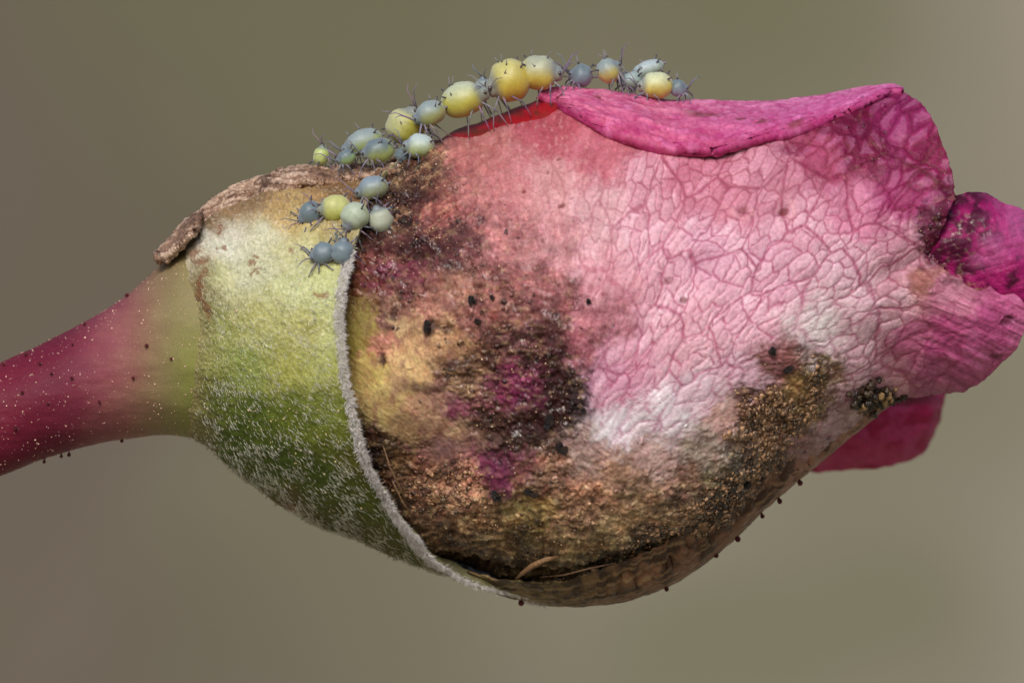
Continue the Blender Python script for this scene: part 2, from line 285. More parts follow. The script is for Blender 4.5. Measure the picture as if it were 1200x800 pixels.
def g2_(p, q): return fbm(p / 4.2 + 31, q / 3.6, 3, 65, .7)
def make_main_petal():
    NX, NT, NI = 640, 600, 10
    th = np.linspace(math.radians(-104), math.radians(108), NT); v = np.sin(th)
    edge = curve([(80, 1020), (104, 1042), (110, 1056), (122, 1069), (148, 1085), (190, 1101), (215, 1108), (235, 1109), (250, 1104), (270, 1095), (290, 1091), (308, 1092), (322, 1104), (336, 1134), (348, 1164), (360, 1186), (372, 1193), (390, 1192), (405, 1187), (425, 1172), (440, 1155), (452, 1130), (459, 1100), (462, 1066), (463.2, 1048), (480, 1040)])
    xr = edge(283.5 + 179.5 * v)
    back = np.abs(th) > math.pi / 2
    xr = np.where(back & (th < 0), 1035 - 60 * (np.abs(th) - math.pi / 2), xr); xr = np.where(back & (th > 0), 1046, xr)
    k = np.hanning(9); k /= k.sum(); xr = np.convolve(np.pad(xr, 4, mode='edge'), k, 'valid')
    xr = xr + 2.2 * fbm(v * 14, v * 0 + 2.0, 3, 9)
    a = np.linspace(0, 1, NX)[:, None]; x = 398 + a * (xr[None, :] - 398); TH = np.broadcast_to(th, x.shape)
    P = BUD.at(x, TH); c, h = BUD.ch(x)
    ex = np.clip(np.abs(TH) - math.pi / 2, 0, None) * np.sign(TH)
    p = x; q = c + h * np.sin(TH) + ex * h
    N = normals(P); N *= np.where(np.sum(N * np.array([0, -1.0, 0]), -1).mean() > 0, 1, -1)
    # colour, with ragged borders
    wx = 18 * fbm(p / 40, q / 40, 5, 1, .6) + 11 * fbm(p / 10, q / 10, 4, 11, .65); wy = 18 * fbm(p / 40 + 40, q / 40, 5, 2, .6) + 11 * fbm(p / 10 + 9, q / 10, 4, 12, .65)
    K = field(p + wx, q + wy, PINK); C = K[..., :3]; vein = K[..., 3]; crust = np.clip(K[..., 4], 0, 1)
    # veins fan out from the base of the petal
    dx = p - 600 + 10 * fbm(p / 70, q / 70, 2, 21) + 2.2 * fbm(p / 14, q / 14, 2, 23); dy = 640 - q + 10 * fbm(p / 70 + 7, q / 70, 2, 22) + 2.2 * fbm(p / 14 + 5, q / 14, 2, 24)
    r = np.hypot(dx, dy); ph = np.arctan2(dy, dx)
    jx = 0; jy = 0
    _, e1, i1 = voro(r / 82 + jx, ph * 10.5 + jy, 31)
    _, e2, i2 = voro(r / 37 + jx, ph * 22 + jy, 32)
    _, e3, i3 = voro(r / 26 + jx, ph * 37 + jy, 33)
    _, e4, i4 = voro(r / 13 + jx, ph * 46 + jy, 34)
    far = sm(260, 330, r + 90 * fbm(p / 55, q / 55, 2, 25)); eS = e2 * (1 - far) + e3 * far; iS = i2 * (1 - far) + i3 * far
    l1 = 1 - sm(0.0, 0.11, e1); l2 = 1 - sm(0.01, 0.19, eS); l4 = 1 - sm(0.0, 0.3, e4)
    puff = 0.018 * np.sqrt(np.clip(e1 * 1.6, 0, 1)) + 0.022 * np.sqrt(np.clip(eS * 1.7, 0, 1)) + 0.009 * np.sqrt(np.clip(e4 * 1.5, 0, 1))
    puff = 0.60 * puff * (0.25 + 0.75 * vein) * (1 - 0.6 * crust)
    mag = sm(0.30, 0.05, C[..., 1])                       # where the flesh is deep magenta the veins run wide and dark
    vc = C * np.array([0.60, 0.30, 0.42])
    vs = np.clip(np.maximum(0.9 * l1, 0.78 * l2) + 0.16 * l4, 0, 1) * vein
    light = C * 1.0; light = light * (0.92 + 0.20 * iS[..., None])
    pale = np.array(lin((226, 196, 208))); light = mix(light, pale, (.12 + 0.34 * sm(0.4, 0.95, iS)) * vein * (1 - mag))
    light = mix(light, np.array(lin((206, 130, 172))), 0.28 * mag * vein * sm(0.30, 0.6, eS) * sm(.25, .5, iS))
    C = mix(light, vc, vs)
    # mottling of the pink flesh, fine fibres along the fan
    ff = fbm(r / 46, ph * 70, 4, 43, .6); ff2 = fbm(r / 16, ph * 120, 3, 44, .6); C = C * np.exp(((0.20 * ff + 0.14 * ff2) * (1 - .45 * vein))[..., None] * np.array([.55, 1.1, .95])); puff = puff + (0.006 * ff + .003 * ff2) * (1 - .7 * vein)
    mo = fbm(p / 26, q / 26, 4, 41); C = C * (1 + 0.16 * mo[..., None] * np.array([0.6, 1.1, 0.9]))
    sp_ = sm(.15, .5, fbm(p / 6, q / 8, 3, 45, .6)) * (1 - sm(660, 740, p)) * (1 - crust) * (1 - sm(330, 380, q)); C = mix(C, np.array(lin((216, 166, 162))), .32 * sp_); C = mix(C, C * np.array([.8, .6, .58]), .6 * sm(.2, .5, fbm(p / 7 + 20, q / 9, 3, 46, .6)) * (1 - sm(640, 760, p)) * (1 - vein))
    gr = fbm(p / 5, q / 5, 2, 42); C = C * (1 + 0.10 * gr[..., None] * (1 + crust[..., None]))
    # crusted tissue: lumps, fibres, black rot
    rd = ridged(p / 30, q / 24, 5, 51); lump = fbm(p / 16, q / 14, 4, 52); fine = fbm(p / 6, q / 6, 3, 53)
    fib = fbm(p / 34 + 0.8 * fbm(p / 30, q / 30, 3, 3), (q + 9 * fbm(p / 50, q / 40, 3, 4)) / 6.5, 4, 54) ; fibw = sm(540, 590, q) * (1 - sm(880, 940, p)) + 0.7 * spot(p, q, 560, 430, 110, 60, 10, 0.5) + 0.8 * spot(p, q, 480, 215, 70, 50, 0, .5)
    fibw = np.clip(fibw, 0, 1)
    _, ec, ic = voro(p / 13 + 0.4 * fine, q / 11 + 0.4 * lump, 55)
    lowz = sm(560, 600, q) * (1 - sm(800, 860, p))
    Hc = crust * (1 - .45 * lowz) * (0.055 * (rd - 0.6) + 0.040 * lump + 0.016 * fine + 0.012 * g2_(p, q) + 0.022 * np.sqrt(np.clip(ec, 0, 1))) + crust * fibw * 0.012 * fib
    Hc = Hc + 0.006 * fibw * fib
    blk = sm(0.18, 0.62, fbm(p / 20 + 9, q / 16, 5, 56) + 0.25 * fine) * crust ** 1.5
    C = mix(C, np.array(lin((44, 31, 25))), 0.66 * blk)
    tanm = sm(0.20, 0.55, fbm(p / 12 + 3, q / 9, 4, 57)) * crust
    C = mix(C, np.array(lin((178, 146, 106))), 0.42 * tanm); C = C * (1 - lowz[..., None] * np.array([.14, .04, 0.0]))
    C = C * np.exp((0.60 * crust * fibw * fib + 0.30 * crust * (ic - 0.5))[..., None]); C = mix(C, np.array(lin((188, 152, 108))), .55 * sm(.18, .5, fib + .25 * fine) * fibw * np.clip(crust * 1.3, 0, 1))
    g2 = fbm(p / 4.2, q / 3.6, 3, 59, .7); g3 = fbm(p / 9, q / 7, 4, 60, .7); C = C * np.exp((crust * (0.55 * g2 + 0.55 * g3))[..., None] * np.array([.85, 1.0, 1.1]))
    b4 = fbm(p / 30 + 12, q / 22, 4, 67, .6); C = C * np.exp((crust * 1.0 * b4 - .12 * crust)[..., None])
    _, e5, i5 = voro(p / 8.5 + .5 * fine, q / 8.5 + .5 * lump, 68); cm = np.clip(crust * 1.4, 0, 1); C = C * np.exp((cm * (.55 * (i5 - .5) - .45 * (1 - sm(.02, .22, e5))))[..., None] * np.array([.8, 1.1, 1.0])); Hc = Hc + .010 * cm * np.sqrt(np.clip(e5, 0, 1))
    mv = sm(.05, .42, fbm(p / 22 + 70, q / 34, 5, 69, .6)) * (1 - sm(530, 590, p)) * sm(300, 330, q) * (1 - sm(540, 580, q)) * sm(418, 440, p); C = mix(C, C * .35 + np.array(lin((122, 72, 78))) * .65, .7 * mv)
    C = C * (1 - cm[..., None] * np.array([.13, .04, -.02]))
    red = sm(0.15, 0.5, fbm(p / 24 + 60, q / 24, 4, 58)) * crust; C = mix(C, C * np.array([1.1, 0.70, 0.62]), 0.35 * red)
    al_, ac_ = .78 * p - .62 * q, .62 * p + .78 * q; sw = spot(p, q, 470, 235, 75, 75, 0, .5); f2 = fbm(al_ / 36 + .5 * lump, ac_ / 5, 4, 66, .6)
    C = mix(C * np.exp((sw * .75 * f2)[..., None]), np.array(lin((186, 146, 116))), sw * .55 * sm(.25, .6, f2)); Hc = Hc + sw * .03 * f2
    # magenta remains of the flesh inside the rot
    for (cx, cy, rx, ry) in ((600, 458, 24, 12), (622, 438, 16, 12), (582, 545, 24, 14), (548, 478, 20, 11), (588, 470, 16, 9), (465, 318, 30, 9), (606, 432, 14, 9)):
        C = mix(C, np.array(lin((124, 40, 82))), 0.45 * spot(p + wx, q + wy, cx, cy, rx * 1.3, ry * 1.3, 0, 0.8) * sm(-.25, .35, fine + .8 * lump))
    # dark blemishes and pits
    for (cx, cy, rx, ry, al) in ((655, 455, 9, 38, .95), (640, 490, 22, 14, .9), (610, 500, 34, 12, .8), (575, 500, 30, 9, .6), (560, 425, 34, 8, .5), (505, 383, 9, 11, .9), (522, 388, 9, 4, .6), (463, 365, 3, 12, .8), (448, 420, 4, 11, .9), (470, 350, 3, 10, .6), (525, 290, 22, 8, .55), (495, 296, 26, 9, .6),
                             (640, 400, 24, 30, .4), (498, 455, 24, 6, .6), (1085, 292, 14, 26, .7), (1105, 265, 10, 18, .7), (980, 152, 40, 12, .5), (925, 182, 22, 10, .45), (1115, 330, 16, 4, .5), (1165, 372, 12, 3, .6), (1162, 410, 7, 4, .6), (475, 235, 30, 14, .6), (500, 235, 14, 9, .6), (455, 290, 30, 8, .6)):
        s_ = spot(p + wx * .5, q + wy * .5, cx, cy, rx, ry, 0, 0.5); C = mix(C, np.array(lin((52, 24, 24) if cx < 860 or cy > 300 else (92, 14, 48))), al * s_); Hc = Hc - 0.03 * al * s_ * (rx < 14)
    for (cx, cy, rx, ry, al) in ((912, 252, 5, 4.5, .75), (866, 250, 6, 3.5, .55), (656, 244, 4.5, 2.5, .8), (613, 226, 2.5, 2, .8), (797, 353, 4, 4, .7), (779, 331, 7, 4, .45), (653, 191, 3, 2, .7), (640, 205, 2, 2, .6), (700, 330, 2, 2, .6), (735, 262, 2, 2, .5), (668, 236, 3, 1.5, .5)):
        s_ = spot(p + .12 * wx, q + .12 * wy, cx, cy, rx, ry, 20, 0.35); C = mix(C, np.array(lin((104, 40, 36))), al * s_); Hc = Hc - 0.02 * al * s_
    for (cx, cy, rr) in ((912, 252, 10), (867, 250, 9)):                           # ringed pits
        d = np.hypot(p - cx + .35 * wx, (q - cy) * 1.25 + .35 * wy) / rr; ring = np.exp(-((d - 1.25) / 0.28) ** 2); Hc = Hc + 0.008 * ring - 0.02 * np.exp(-(d / 0.7) ** 2)
        C = mix(C, np.array(lin((214, 160, 160))), 0.35 * ring * sm(-.4, .3, np.sin(np.arctan2(q - cy, p - cx) + cx)))
    # the flesh dives into the crease above the lower petal
    dq = q - CREASE(p) - 6 * lump; gro = np.exp(-(dq / 9.0) ** 2) * sm(500, 560, p) * (1 - sm(1000, 1050, p)); Hc = Hc - (0.14 - .09 * sm(740, 820, p)) * gro
    Hc = Hc - (0.10 - .06 * sm(740, 820, p)) * sm(4, 30, dq) * (1 - sm(960, 1040, p))
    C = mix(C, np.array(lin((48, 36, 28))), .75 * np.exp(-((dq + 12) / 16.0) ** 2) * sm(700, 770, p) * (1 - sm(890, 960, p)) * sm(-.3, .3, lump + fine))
    low = 0.07 * fbm(p / 150, q / 150, 2, 61) + 0.025 * fbm(p / 55, q / 55, 2, 62)
    # a shallow pucker where the rot has collapsed, and a fold running into the notch
    low = low - 0.16 * spot(p, q, 615, 470, 95, 75, 0, 0.8) - 0.10 * spot(p, q, 455, 360, 40, 70, 0, .8) - 0.12 * spot(p, q, 500, 540, 60, 40, 20, .8)
    fold = np.exp(-((q - (300 + 0.42 * (1090 - p))) / 16.0) ** 2) * sm(960, 1080, p) * (1 - sm(1120, 1190, p)); low = low - 0.09 * fold
    low = low + 0.10 * sm(1030, 1110, p) * (1 - sm(250, 300, q)) + 0.15 * sm(1080, 1190, p) * sm(330, 400, q)
    wr = fbm((p + 0.3 * q) / 80, (q - 0.35 * p) / 9, 3, 63) * sm(1040, 1100, p) * sm(330, 360, q); low = low + 0.02 * wr
    C = C * (1 + 0.22 * wr[..., None])
    P = P + N * (puff + Hc + low)[..., None]
    wet = sm(0.0, 0.4, fbm(p / 18 + 77, q / 14, 3, 71)) * crust
    R = 0.50 - 0.06 * vein + 0.14 * crust - 0.46 * wet
    # rounded free edge and a strip of the inner face
    Ne = normals(P); Ne *= np.sign(np.sum(Ne * N, -1).mean())
    ext = []
    for (b, t) in ((1, .02), (1, .045), (2, .06), (4, .065), (8, .07), (16, .08), (30, .09)): ext.append(P[-b] - Ne[-b] * t)
    P2 = np.concatenate([P, np.stack(ext)], 0)
    Ce = np.stack([C[-1] * 0.9] * len(ext)); C2 = np.concatenate([C, Ce], 0); R2 = np.concatenate([R, np.stack([R[-1]] * len(ext))], 0)
    o = under_rose(grid_obj('petal', P2, np.clip(C2, 0.004, 0.9), np.clip(R2, 0.16, 0.8), M_petal, ROSE))
    tag(o, 'large outer petal, pale pink and netted with veins, brown and crusted near the base')
    return o, P, N, crust, p, q, C
petal_main, PP, PN, PCR, Pp, Pq, PC = make_main_petal()

def loft_obj(name, body, xs, ths, cf, mat, disp=None, parent=None):
    X, TH = np.meshgrid(xs, ths, indexing='ij'); P = body.at(X, TH); c, h = body.ch(X)
    N = normals(P); rad = P - world(X, c, 0.0); N *= np.sign(np.sum(N * rad, -1).mean())
    ex = np.clip(np.abs(TH) - math.pi / 2, 0, None) * np.sign(TH)
    p, q = X, c + h * np.sin(TH) + ex * h
    if disp is not None: P = P + N * disp(p, q, TH)[..., None]
    C, R = cf(p, q, TH)
    o = grid_obj(name, P, C, R, mat, parent or ROSE)
    return o, P, N, p, q

# inner petals rolled up inside: a closed dark red heart
def heart_col(p, q, t):
    n = fbm(p / 30, q / 10, 3, 80); C = mix(np.broadcast_to(lin((150, 22, 34)), p.shape + (3,)), lin((92, 40, 30)), sm(0.0, 0.5, n + 0.5 * (1 - sm(500, 580, p))))
    return C * (1 + 0.2 * n[..., None]), np.full(p.shape, 0.4)
o, HP, HN, _, _ = loft_obj('petal', CORE, np.linspace(400, 1095, 120), np.linspace(-math.pi, math.pi, 90), heart_col, M_petal, lambda p, q, t: 0.03 * fbm(p / 40, q / 40, 3, 81))
under_rose(o); tag(o, 'dark red inner petals rolled tight under the outer petal')

# rolled-back rim of the big petal
def make_lip():
    top = curve([(630, 112), (660, 106), (690, 108), (720, 113), (760, 118), (800, 122), (850, 124), (900, 123), (950, 118), (990, 111), (1020, 106), (1045, 104), (1056, 109)])
    low = curve([(630, 112), (650, 122), (670, 138), (690, 152), (720, 168), (760, 181), (800, 187), (830, 186), (870, 175), (910, 166), (950, 154), (990, 137), (1020, 121), (1045, 109), (1056, 110)])
    xs = np.linspace(631, 1055, 300); t = np.linspace(-0.55, 1.0, 110); X, Tm = np.meshgrid(xs, t, indexing='ij')
    a = np.clip(Tm, 0, 1); tp = top(X) ; Q = tp + a * (low(X) - tp) * (1 + 0.04 * fbm(X / 30, a * 2, 3, 90))
    bt = BUD.T(X); wid = (low(X) - tp) / 75
    y0 = BUD.front(X, np.maximum(low(X), bt + 1)) - 0.07 - 0.05 * wid            # depth of the hanging edge
    Y = np.where(Tm > 0, (y0 + 0.15) * np.sin(a * math.pi / 2) ** 0.9 - 0.15, -0.15 + 0.9 * np.clip(-Tm, 0, 1))
    Qb = np.where(Tm > 0, Q, tp + 40 * np.clip(-Tm, 0, 1) ** 1.6)
    roll = sm(0.86, 1.0, a); Y = Y + 0.11 * roll ** 2 * np.clip(wid * 2, 0, 1)     # the edge turns back in
    P = world(X, Qb, Y); N = outward(P, np.array([0, -0.6, 0.8]))
    st = fbm(X / 40, a * 7 + X / 300, 4, 91); fine = fbm(X / 9, a * 14, 3, 92)
    H = 0.022 * st + 0.006 * fine + 0.05 * fbm(X / 70, a * 1.5, 2, 93) * np.clip(wid, 0, 1)
    P = P + N * H[..., None]
    C = np.broadcast_to(lin((200, 98, 136)), X.shape + (3,)).copy()
    C = mix(C, lin((190, 96, 150)), sm(740, 960, X)); C = mix(C, lin((224, 116, 150)), 0.6 * sm(0.1, .6, st) * (1 - sm(760, 900, X)))
    C = mix(C, lin((150, 16, 84)), 0.75 * sm(0.55, 1.0, a + 0.18 * fbm(X / 26, a * 4, 3, 94)))
    C = mix(C, lin((172, 44, 112)), 0.55 * sm(0.05, 0.5, fbm(X / 16, a * 9, 4, 95)))
    _, e, i = voro(X / 11 + 0.4 * fine, a * 9 + 0.3 * st, 96); C = mix(C, lin((160, 30, 96)), 0.35 * (1 - sm(0.03, 0.22, e)))
    C = mix(C, lin((216, 120, 176)), 0.30 * sm(0.6, 1, i))
    for (cx, ca, rx, ry) in ((822, .28, 22, .07), (890, .55, 9, .06), (700, .2, 5, .05), (930, .8, 10, .1), (865, .45, 6, .05)):
        C = mix(C, lin((110, 50, 44)), .75 * spot(X + 8 * fine, a + 0.05 * st, cx, ca, rx, ry, 0, .6))
    C = C * np.exp((.34 * fine + .22 * st + .2 * fbm(X / 4, a * 26, 3, 97))[..., None] * np.array([.5, 1.2, .9])); C = mix(C, lin((226, 150, 184)), .30 * (1 - sm(.1, .45, a)) * sm(-.2, .4, st + fine))  # mottling, then a pale sheen painted along the top of the roll
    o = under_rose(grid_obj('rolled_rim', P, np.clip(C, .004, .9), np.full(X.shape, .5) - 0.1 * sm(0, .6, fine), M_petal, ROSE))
    o.parent = petal_main; o.location = (0, 0, 0); tag(o, 'magenta rim of the petal rolled back over its edge')
    md = o.modifiers.new('thickness', 'SOLIDIFY'); md.thickness = 0.05; md.offset = -1
    return P
LIPP = make_lip()

def cat_grid(ctrl, n, m):
    """smooth surface through a grid of (p, q, depth) control points"""
    A = np.array(ctrl, float)
    def along(A, n):
        k = A.shape[0]; t = np.linspace(0, k - 1, n); i = np.clip(t.astype(int), 0, k - 2); f = (t - i)[:, None, None]
        g = lambda j: A[np.clip(j, 0, k - 1)]
        p0 = np.where((i == 0)[:, None, None], 2 * g(i) - g(i + 1), g(i - 1)); p3 = np.where((i == k - 2)[:, None, None], 2 * g(i + 1) - g(i), g(i + 2)); p1, p2 = g(i), g(i + 1)
        return 0.5 * (2 * p1 + (p2 - p0) * f + (2 * p0 - 5 * p1 + 4 * p2 - p3) * f ** 2 + (3 * p1 - p0 - 3 * p2 + p3) * f ** 3)
    B = along(A, n); B = along(B.transpose(1, 0, 2), m).transpose(1, 0, 2); return B
def patch_obj(name, ctrl, n, m, cf, mat, thick, ref, disp=None):
    B = cat_grid(ctrl, n, m); P = world(B[..., 0], B[..., 1], B[..., 2]); N = outward(P, np.array(ref, float))
    u, v = np.meshgrid(np.linspace(0, 1, n), np.linspace(0, 1, m), indexing='ij')
    if disp is not None: P = P + N * disp(B[..., 0], B[..., 1], u, v)[..., None]
    C, R = cf(B[..., 0], B[..., 1], u, v); o = under_rose(grid_obj(name, P, np.clip(C, .004, .9), R, mat, ROSE))
    md = o.modifiers.new('thickness', 'SOLIDIFY'); md.thickness = thick; md.offset = 0
    return o, P, N

# dark crumpled petal in the mouth of the bud
def mouth_col(p, q, u, v):
    n = fbm(p / 22, q / 22, 5, 101); f = fbm(p / 7, q / 7, 3, 102)
    C = np.broadcast_to(lin((150, 24, 96)), p.shape + (3,)); C = mix(C, lin((60, 10, 36)), 0.9 * sm(-0.15, 0.4, n + 0.55 * spot(p, q, 1120, 275, 42, 45, 0, .6) - 0.2))
    C = mix(C, lin((196, 96, 156)), 0.6 * sm(1140, 1185, p + 20 * n) * (1 - sm(275, 320, q)) + 0.5 * spot(p + 10 * n, q, 1150, 300, 20, 16, 0, .6))
    C = mix(C, lin((190, 150, 120)), 0.7 * spot(p + 14 * f, q + 9 * n, 1126, 332, 20, 5, -15, .7) * sm(-.2, .3, f))
    C = mix(C, lin((120, 100, 84)), 0.6 * sm(.25, .5, f) * spot(p, q, 1105, 285, 30, 45, 0, .5))
    return C * (1 + 0.2 * f[..., None]), 0.45 - 0.2 * sm(0, .5, f)
mouth = [[(1040, 270, -.7), (1095, 243, -1.15), (1140, 231, -1.05), (1176, 244, -.95), (1205, 264, -.75), (1236, 290, -.4)],
         [(1040, 295, -1.0), (1092, 272, -1.46), (1140, 262, -1.45), (1180, 272, -1.34), (1212, 290, -1.10), (1244, 310, -.6)],
         [(1040, 322, -1.0), (1092, 308, -1.46), (1145, 304, -1.50), (1185, 312, -1.42), (1216, 322, -1.15), (1246, 332, -.7)],
         [(1040, 350, -1.0), (1092, 344, -1.34), (1148, 345, -1.36), (1192, 352, -1.32), (1215, 354, -1.1), (1240, 352, -.7)],
         [(1040, 372, -.7), (1092, 372, -.95), (1148, 376, -.95), (1188, 374, -.95), (1205, 370, -.85), (1226, 366, -.6)]]
o, MP, MN = patch_obj('petal', mouth, 150, 190, mouth_col, M_petal, 0.06, (0, -1, 0.2), lambda p, q, u, v: 0.045 * fbm(p / 50, q / 34, 2, 103) + 0.010 * fbm(p / 40, (q + .3 * p) / 6, 4, 104) + 0.02 * ridged((p + q) / 60, (q - p) / 25, 2, 105))
tag(o, 'crumpled dark magenta petal curling out of the open mouth of the bud')

# petal hanging out underneath, behind the rest
def under_col(p, q, u, v):
    n = fbm(p / 30, q / 22, 4, 111); C = np.broadcast_to(lin((176, 60, 104)), p.shape + (3,))
    C = mix(C, lin((150, 20, 66)), 0.8 * sm(0.0, 0.5, n + 0.5 * (1 - sm(470, 520, q)))); C = mix(C, lin((76, 34, 40)), 0.8 * spot(p, q + 4 * n, 1075, 468, 38, 9, 0, .6))
    return C * (1 + .12 * fbm(p / 8, q / 8, 2, 112)[..., None]), np.full(p.shape, .5)
under = [[(930, 470, 2.5), (1000, 440, 2.9), (1060, 430, 3.2), (1100, 440, 3.4), (1124, 452, 3.7)],
         [(930, 510, 2.6), (1000, 490, 2.8), (1060, 478, 3.0), (1100, 474, 3.3), (1123, 474, 3.7)],
         [(930, 540, 2.9), (1000, 530, 3.0), (1060, 520, 3.1), (1102, 506, 3.4), (1119, 494, 3.8)],
         [(936, 556, 3.4), (1000, 554, 3.4), (1060, 547, 3.5), (1094, 533, 3.7), (1110, 514, 3.9)]]
o, _, _ = patch_obj('petal', under, 70, 90, under_col, M_petal, 0.05, (0, -1, 0), lambda p, q, u, v: 0.06 * fbm(p / 40, q / 40, 3, 113))
tag(o, 'deep pink petal hanging behind and below the bud, soft and out of focus')

# ------------------------------------------------------------------ stem
def stem_col(p, q, t):
    c, h = STEM.ch(p); n = fbm(p / 40, q / 25, 3, 121); f = fbm(p / 30, q / 5, 3, 122)
    g = sm(95, 215, p + 18 * n + 0.12 * (q - c))
    C = mix(np.broadcast_to(lin((98, 28, 50)), p.shape + (3,)), lin((132, 124, 86)), g)
    C = mix(C, lin((160, 92, 104)), 0.45 * np.exp(-((p - 140) / 45.0) ** 2))
    C = mix(C, lin((132, 146, 62)), 0.55 * sm(185, 235, p) * sm(-0.5, .4, (q - c) / h)); C = mix(C, lin((116, 32, 50)), 0.35 * (1 - sm(0, 90, p)))
    return C * (1 + 0.06 * f[..., None] + 0.05 * n[..., None]), np.full(p.shape, .48)
stem, SP, SN, Sp, Sq = loft_obj('stem', STEM, np.linspace(-260, 254, 300), np.linspace(-math.pi, math.pi, 200), stem_col, M_stem, lambda p, q, t: 0.012 * fbm(p / 60, q / 30, 3, 123) + 0.003 * fbm(p / 30, q / 4, 2, 124))
under_rose(stem); tag(stem, 'smooth stem, crimson fading to pale green where it widens into the bud')

# ------------------------------------------------------------------ calyx (green sepal sheath)
def make_calyx():
    rim = [(480, 190), (452, 215), (432, 250), (424, 280), (416, 310), (410, 340), (406, 370), (407, 395), (410, 420), (417, 460), (425, 490), (433, 520), (441, 545), (455, 575), (471, 600), (490, 625), (512, 650), (540, 668), (575, 683), (600, 690.5), (635, 697.5)]
    rv = []
    for (x, qq) in rim:
        c, h = CALYX.ch(np.array(float(x))); rv.append(((qq - float(c)) / float(h), x))
    out = [rv[0]]
    for r in rv[1:]:
        if r[0] > out[-1][0] + 1e-4: out.append(r)
    rf = curve(out)
    NX, NT = 330, 420; th = np.linspace(math.radians(-118), math.radians(118), NT); v = np.sin(th)
    xr = rf(v); xr = np.where(th > math.pi / 2, rf(1.0), xr) + 2.5 * fbm(v * 16, v * 0 + 5, 3, 131); xr = np.where(th < -math.pi / 2, 470, xr)
    a = np.linspace(0, 1, NX)[:, None]; TH = np.broadcast_to(th, (NX, NT)); A = np.broadcast_to(a, (NX, NT))
    sh = curve([(-1.01, 0), (-.75, 2), (-.4, 9), (0, 12), (.5, 9), (.85, 3), (1.01, 0)])(v) + 3.0 * fbm(v * 7, v * 0 + 3, 3, 139)      # the shoulder bows to the right where it leaves the stem
    xb = 206 + a * (xr[None] - 206); x = xb + sh[None] * (1 - sm(0, .45, A))
    c, h = CALYX.ch(xb); P = world(x, c + h * np.sin(TH), -CALYX.D(xb) * np.cos(TH)); N = normals(P); N *= np.sign(np.sum(N * (P - world(x, c, 0.)), -1).mean())
    ex = np.clip(np.abs(TH) - math.pi / 2, 0, None) * np.sign(TH); p = x; q = c + h * np.sin(TH) + ex * h
    wx = 12 * fbm(p / 30, q / 30, 4, 132); wy = 12 * fbm(p / 30 + 8, q / 30, 4, 133)
    rows = [(225,300,(214,206,176)),(240,285,(214,212,200)),(270,290,(208,208,190)),(310,280,(198,198,168)),(350,290,(185,185,137)),(390,300,(165,165,98)),(300,320,(185,187,155)),(260,330,(185,188,137)),
            (350,340,(185,191,142)),(395,345,(185,193,137)),(310,370,(165,165,100)),(270,390,(151,155,88)),(360,380,(166,165,98)),(400,390,(176,181,123)),(226,400,(152,147,101)),(228,450,(107,108,53)),(228,490,(92,96,46)),(226,360,(159,149,110)),(246,350,(124,115,84)),(240,335,(116,92,66)),(244,370,(130,134,81)),(246,420,(138,142,77)),(290,430,(129,142,72)),(340,430,(148,150,74)),(390,430,(152,157,85)),
            (250,470,(85,101,32)),(300,490,(76,93,26)),(350,490,(84,97,26)),(400,480,(100,110,38)),(270,520,(72,90,28)),(330,540,(67,86,24)),(380,560,(68,86,24)),(420,540,(88,92,33)),(440,590,(76,87,28)),(400,620,(73,76,28)),(480,630,(80,88,32)),(540,680,(100,104,66)),(620,700,(96,89,51)),(690,706,(89,76,44)),(340,600,(88,80,43)),(450,640,(83,83,38)),  # lower greens darkened to paint shade on the underside
            (280,240,(150,116,76)),(330,245,(178,146,96)),(380,240,(168,132,88)),(420,230,(128,96,64)),(250,258,(120,92,56)),(410,280,(152,138,94)),(350,262,(186,164,104)),(300,225,(112,84,56)),(400,215,(120,90,60))]
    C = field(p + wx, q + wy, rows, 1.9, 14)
    st = fbm((p + 0.5 * q) / 34, (q - 0.75 * p) / 5, 3, 134); f = fbm(p / 6, q / 6, 3, 135); n = fbm(p / 20, q / 20, 4, 136)
    f4 = fbm(p / 3.0, q / 3.0, 3, 130, .7); C = C * np.exp((0.10 * st + 0.18 * f + 0.16 * n + .22 * f4)[..., None] * np.array([1, .9, 1.15])); C = mix(C, lin((206, 208, 190)), .35 * sm(.2, .55, f4 + .5 * f) * (1 - sm(380, 470, q)))
    C = mix(np.broadcast_to(lin((146, 136, 94)), C.shape) * (1 + .06 * f[..., None]), C, np.maximum(sm(212, 268, p + 10 * n), 1 - sm(300, 370, q)))
    brown = 1 - sm(248, 268, q + 14 * n); C = mix(C, lin((100, 72, 48)), 0.5 * brown * sm(0, .5, f + n))
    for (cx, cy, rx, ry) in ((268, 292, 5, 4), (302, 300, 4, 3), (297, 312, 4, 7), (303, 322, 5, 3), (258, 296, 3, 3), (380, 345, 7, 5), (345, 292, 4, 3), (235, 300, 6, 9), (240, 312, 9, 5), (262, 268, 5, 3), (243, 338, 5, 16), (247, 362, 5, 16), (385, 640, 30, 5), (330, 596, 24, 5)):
        C = mix(C, lin((120, 74, 46)), 0.75 * spot(p + wx * .9 + 3 * f4, q + wy * .9 + 3 * f, cx, cy, rx * .9, ry * .9, 0, .5))  # brown blotches; the long ones at the shoulder paint the crease's shadow
    H = 0.005 * st + 0.008 * f + .007 * f4 + 0.016 * n + brown * (0.035 * ridged(p / 22, q / 12, 4, 137) - .01) + 0.05 * fbm(p / 90, q / 90, 2, 138)
    H = H + 0.06 * sm(0.90, 1.0, A) ; H = H + 0.05 * spot(p, q, 245, 300, 30, 40, 0, .7)
    P = P + N * H[..., None]
    rimw = sm(0.965, 0.995, A); C = mix(C, lin((166, 160, 120)), 0.6 * rimw * (1 - sm(640, 690, p)))
    ext = [P[-b] - N[-b] * t for (b, t) in ((1, .012), (1, .03), (1, .045), (3, .06), (8, .08), (20, .10))]
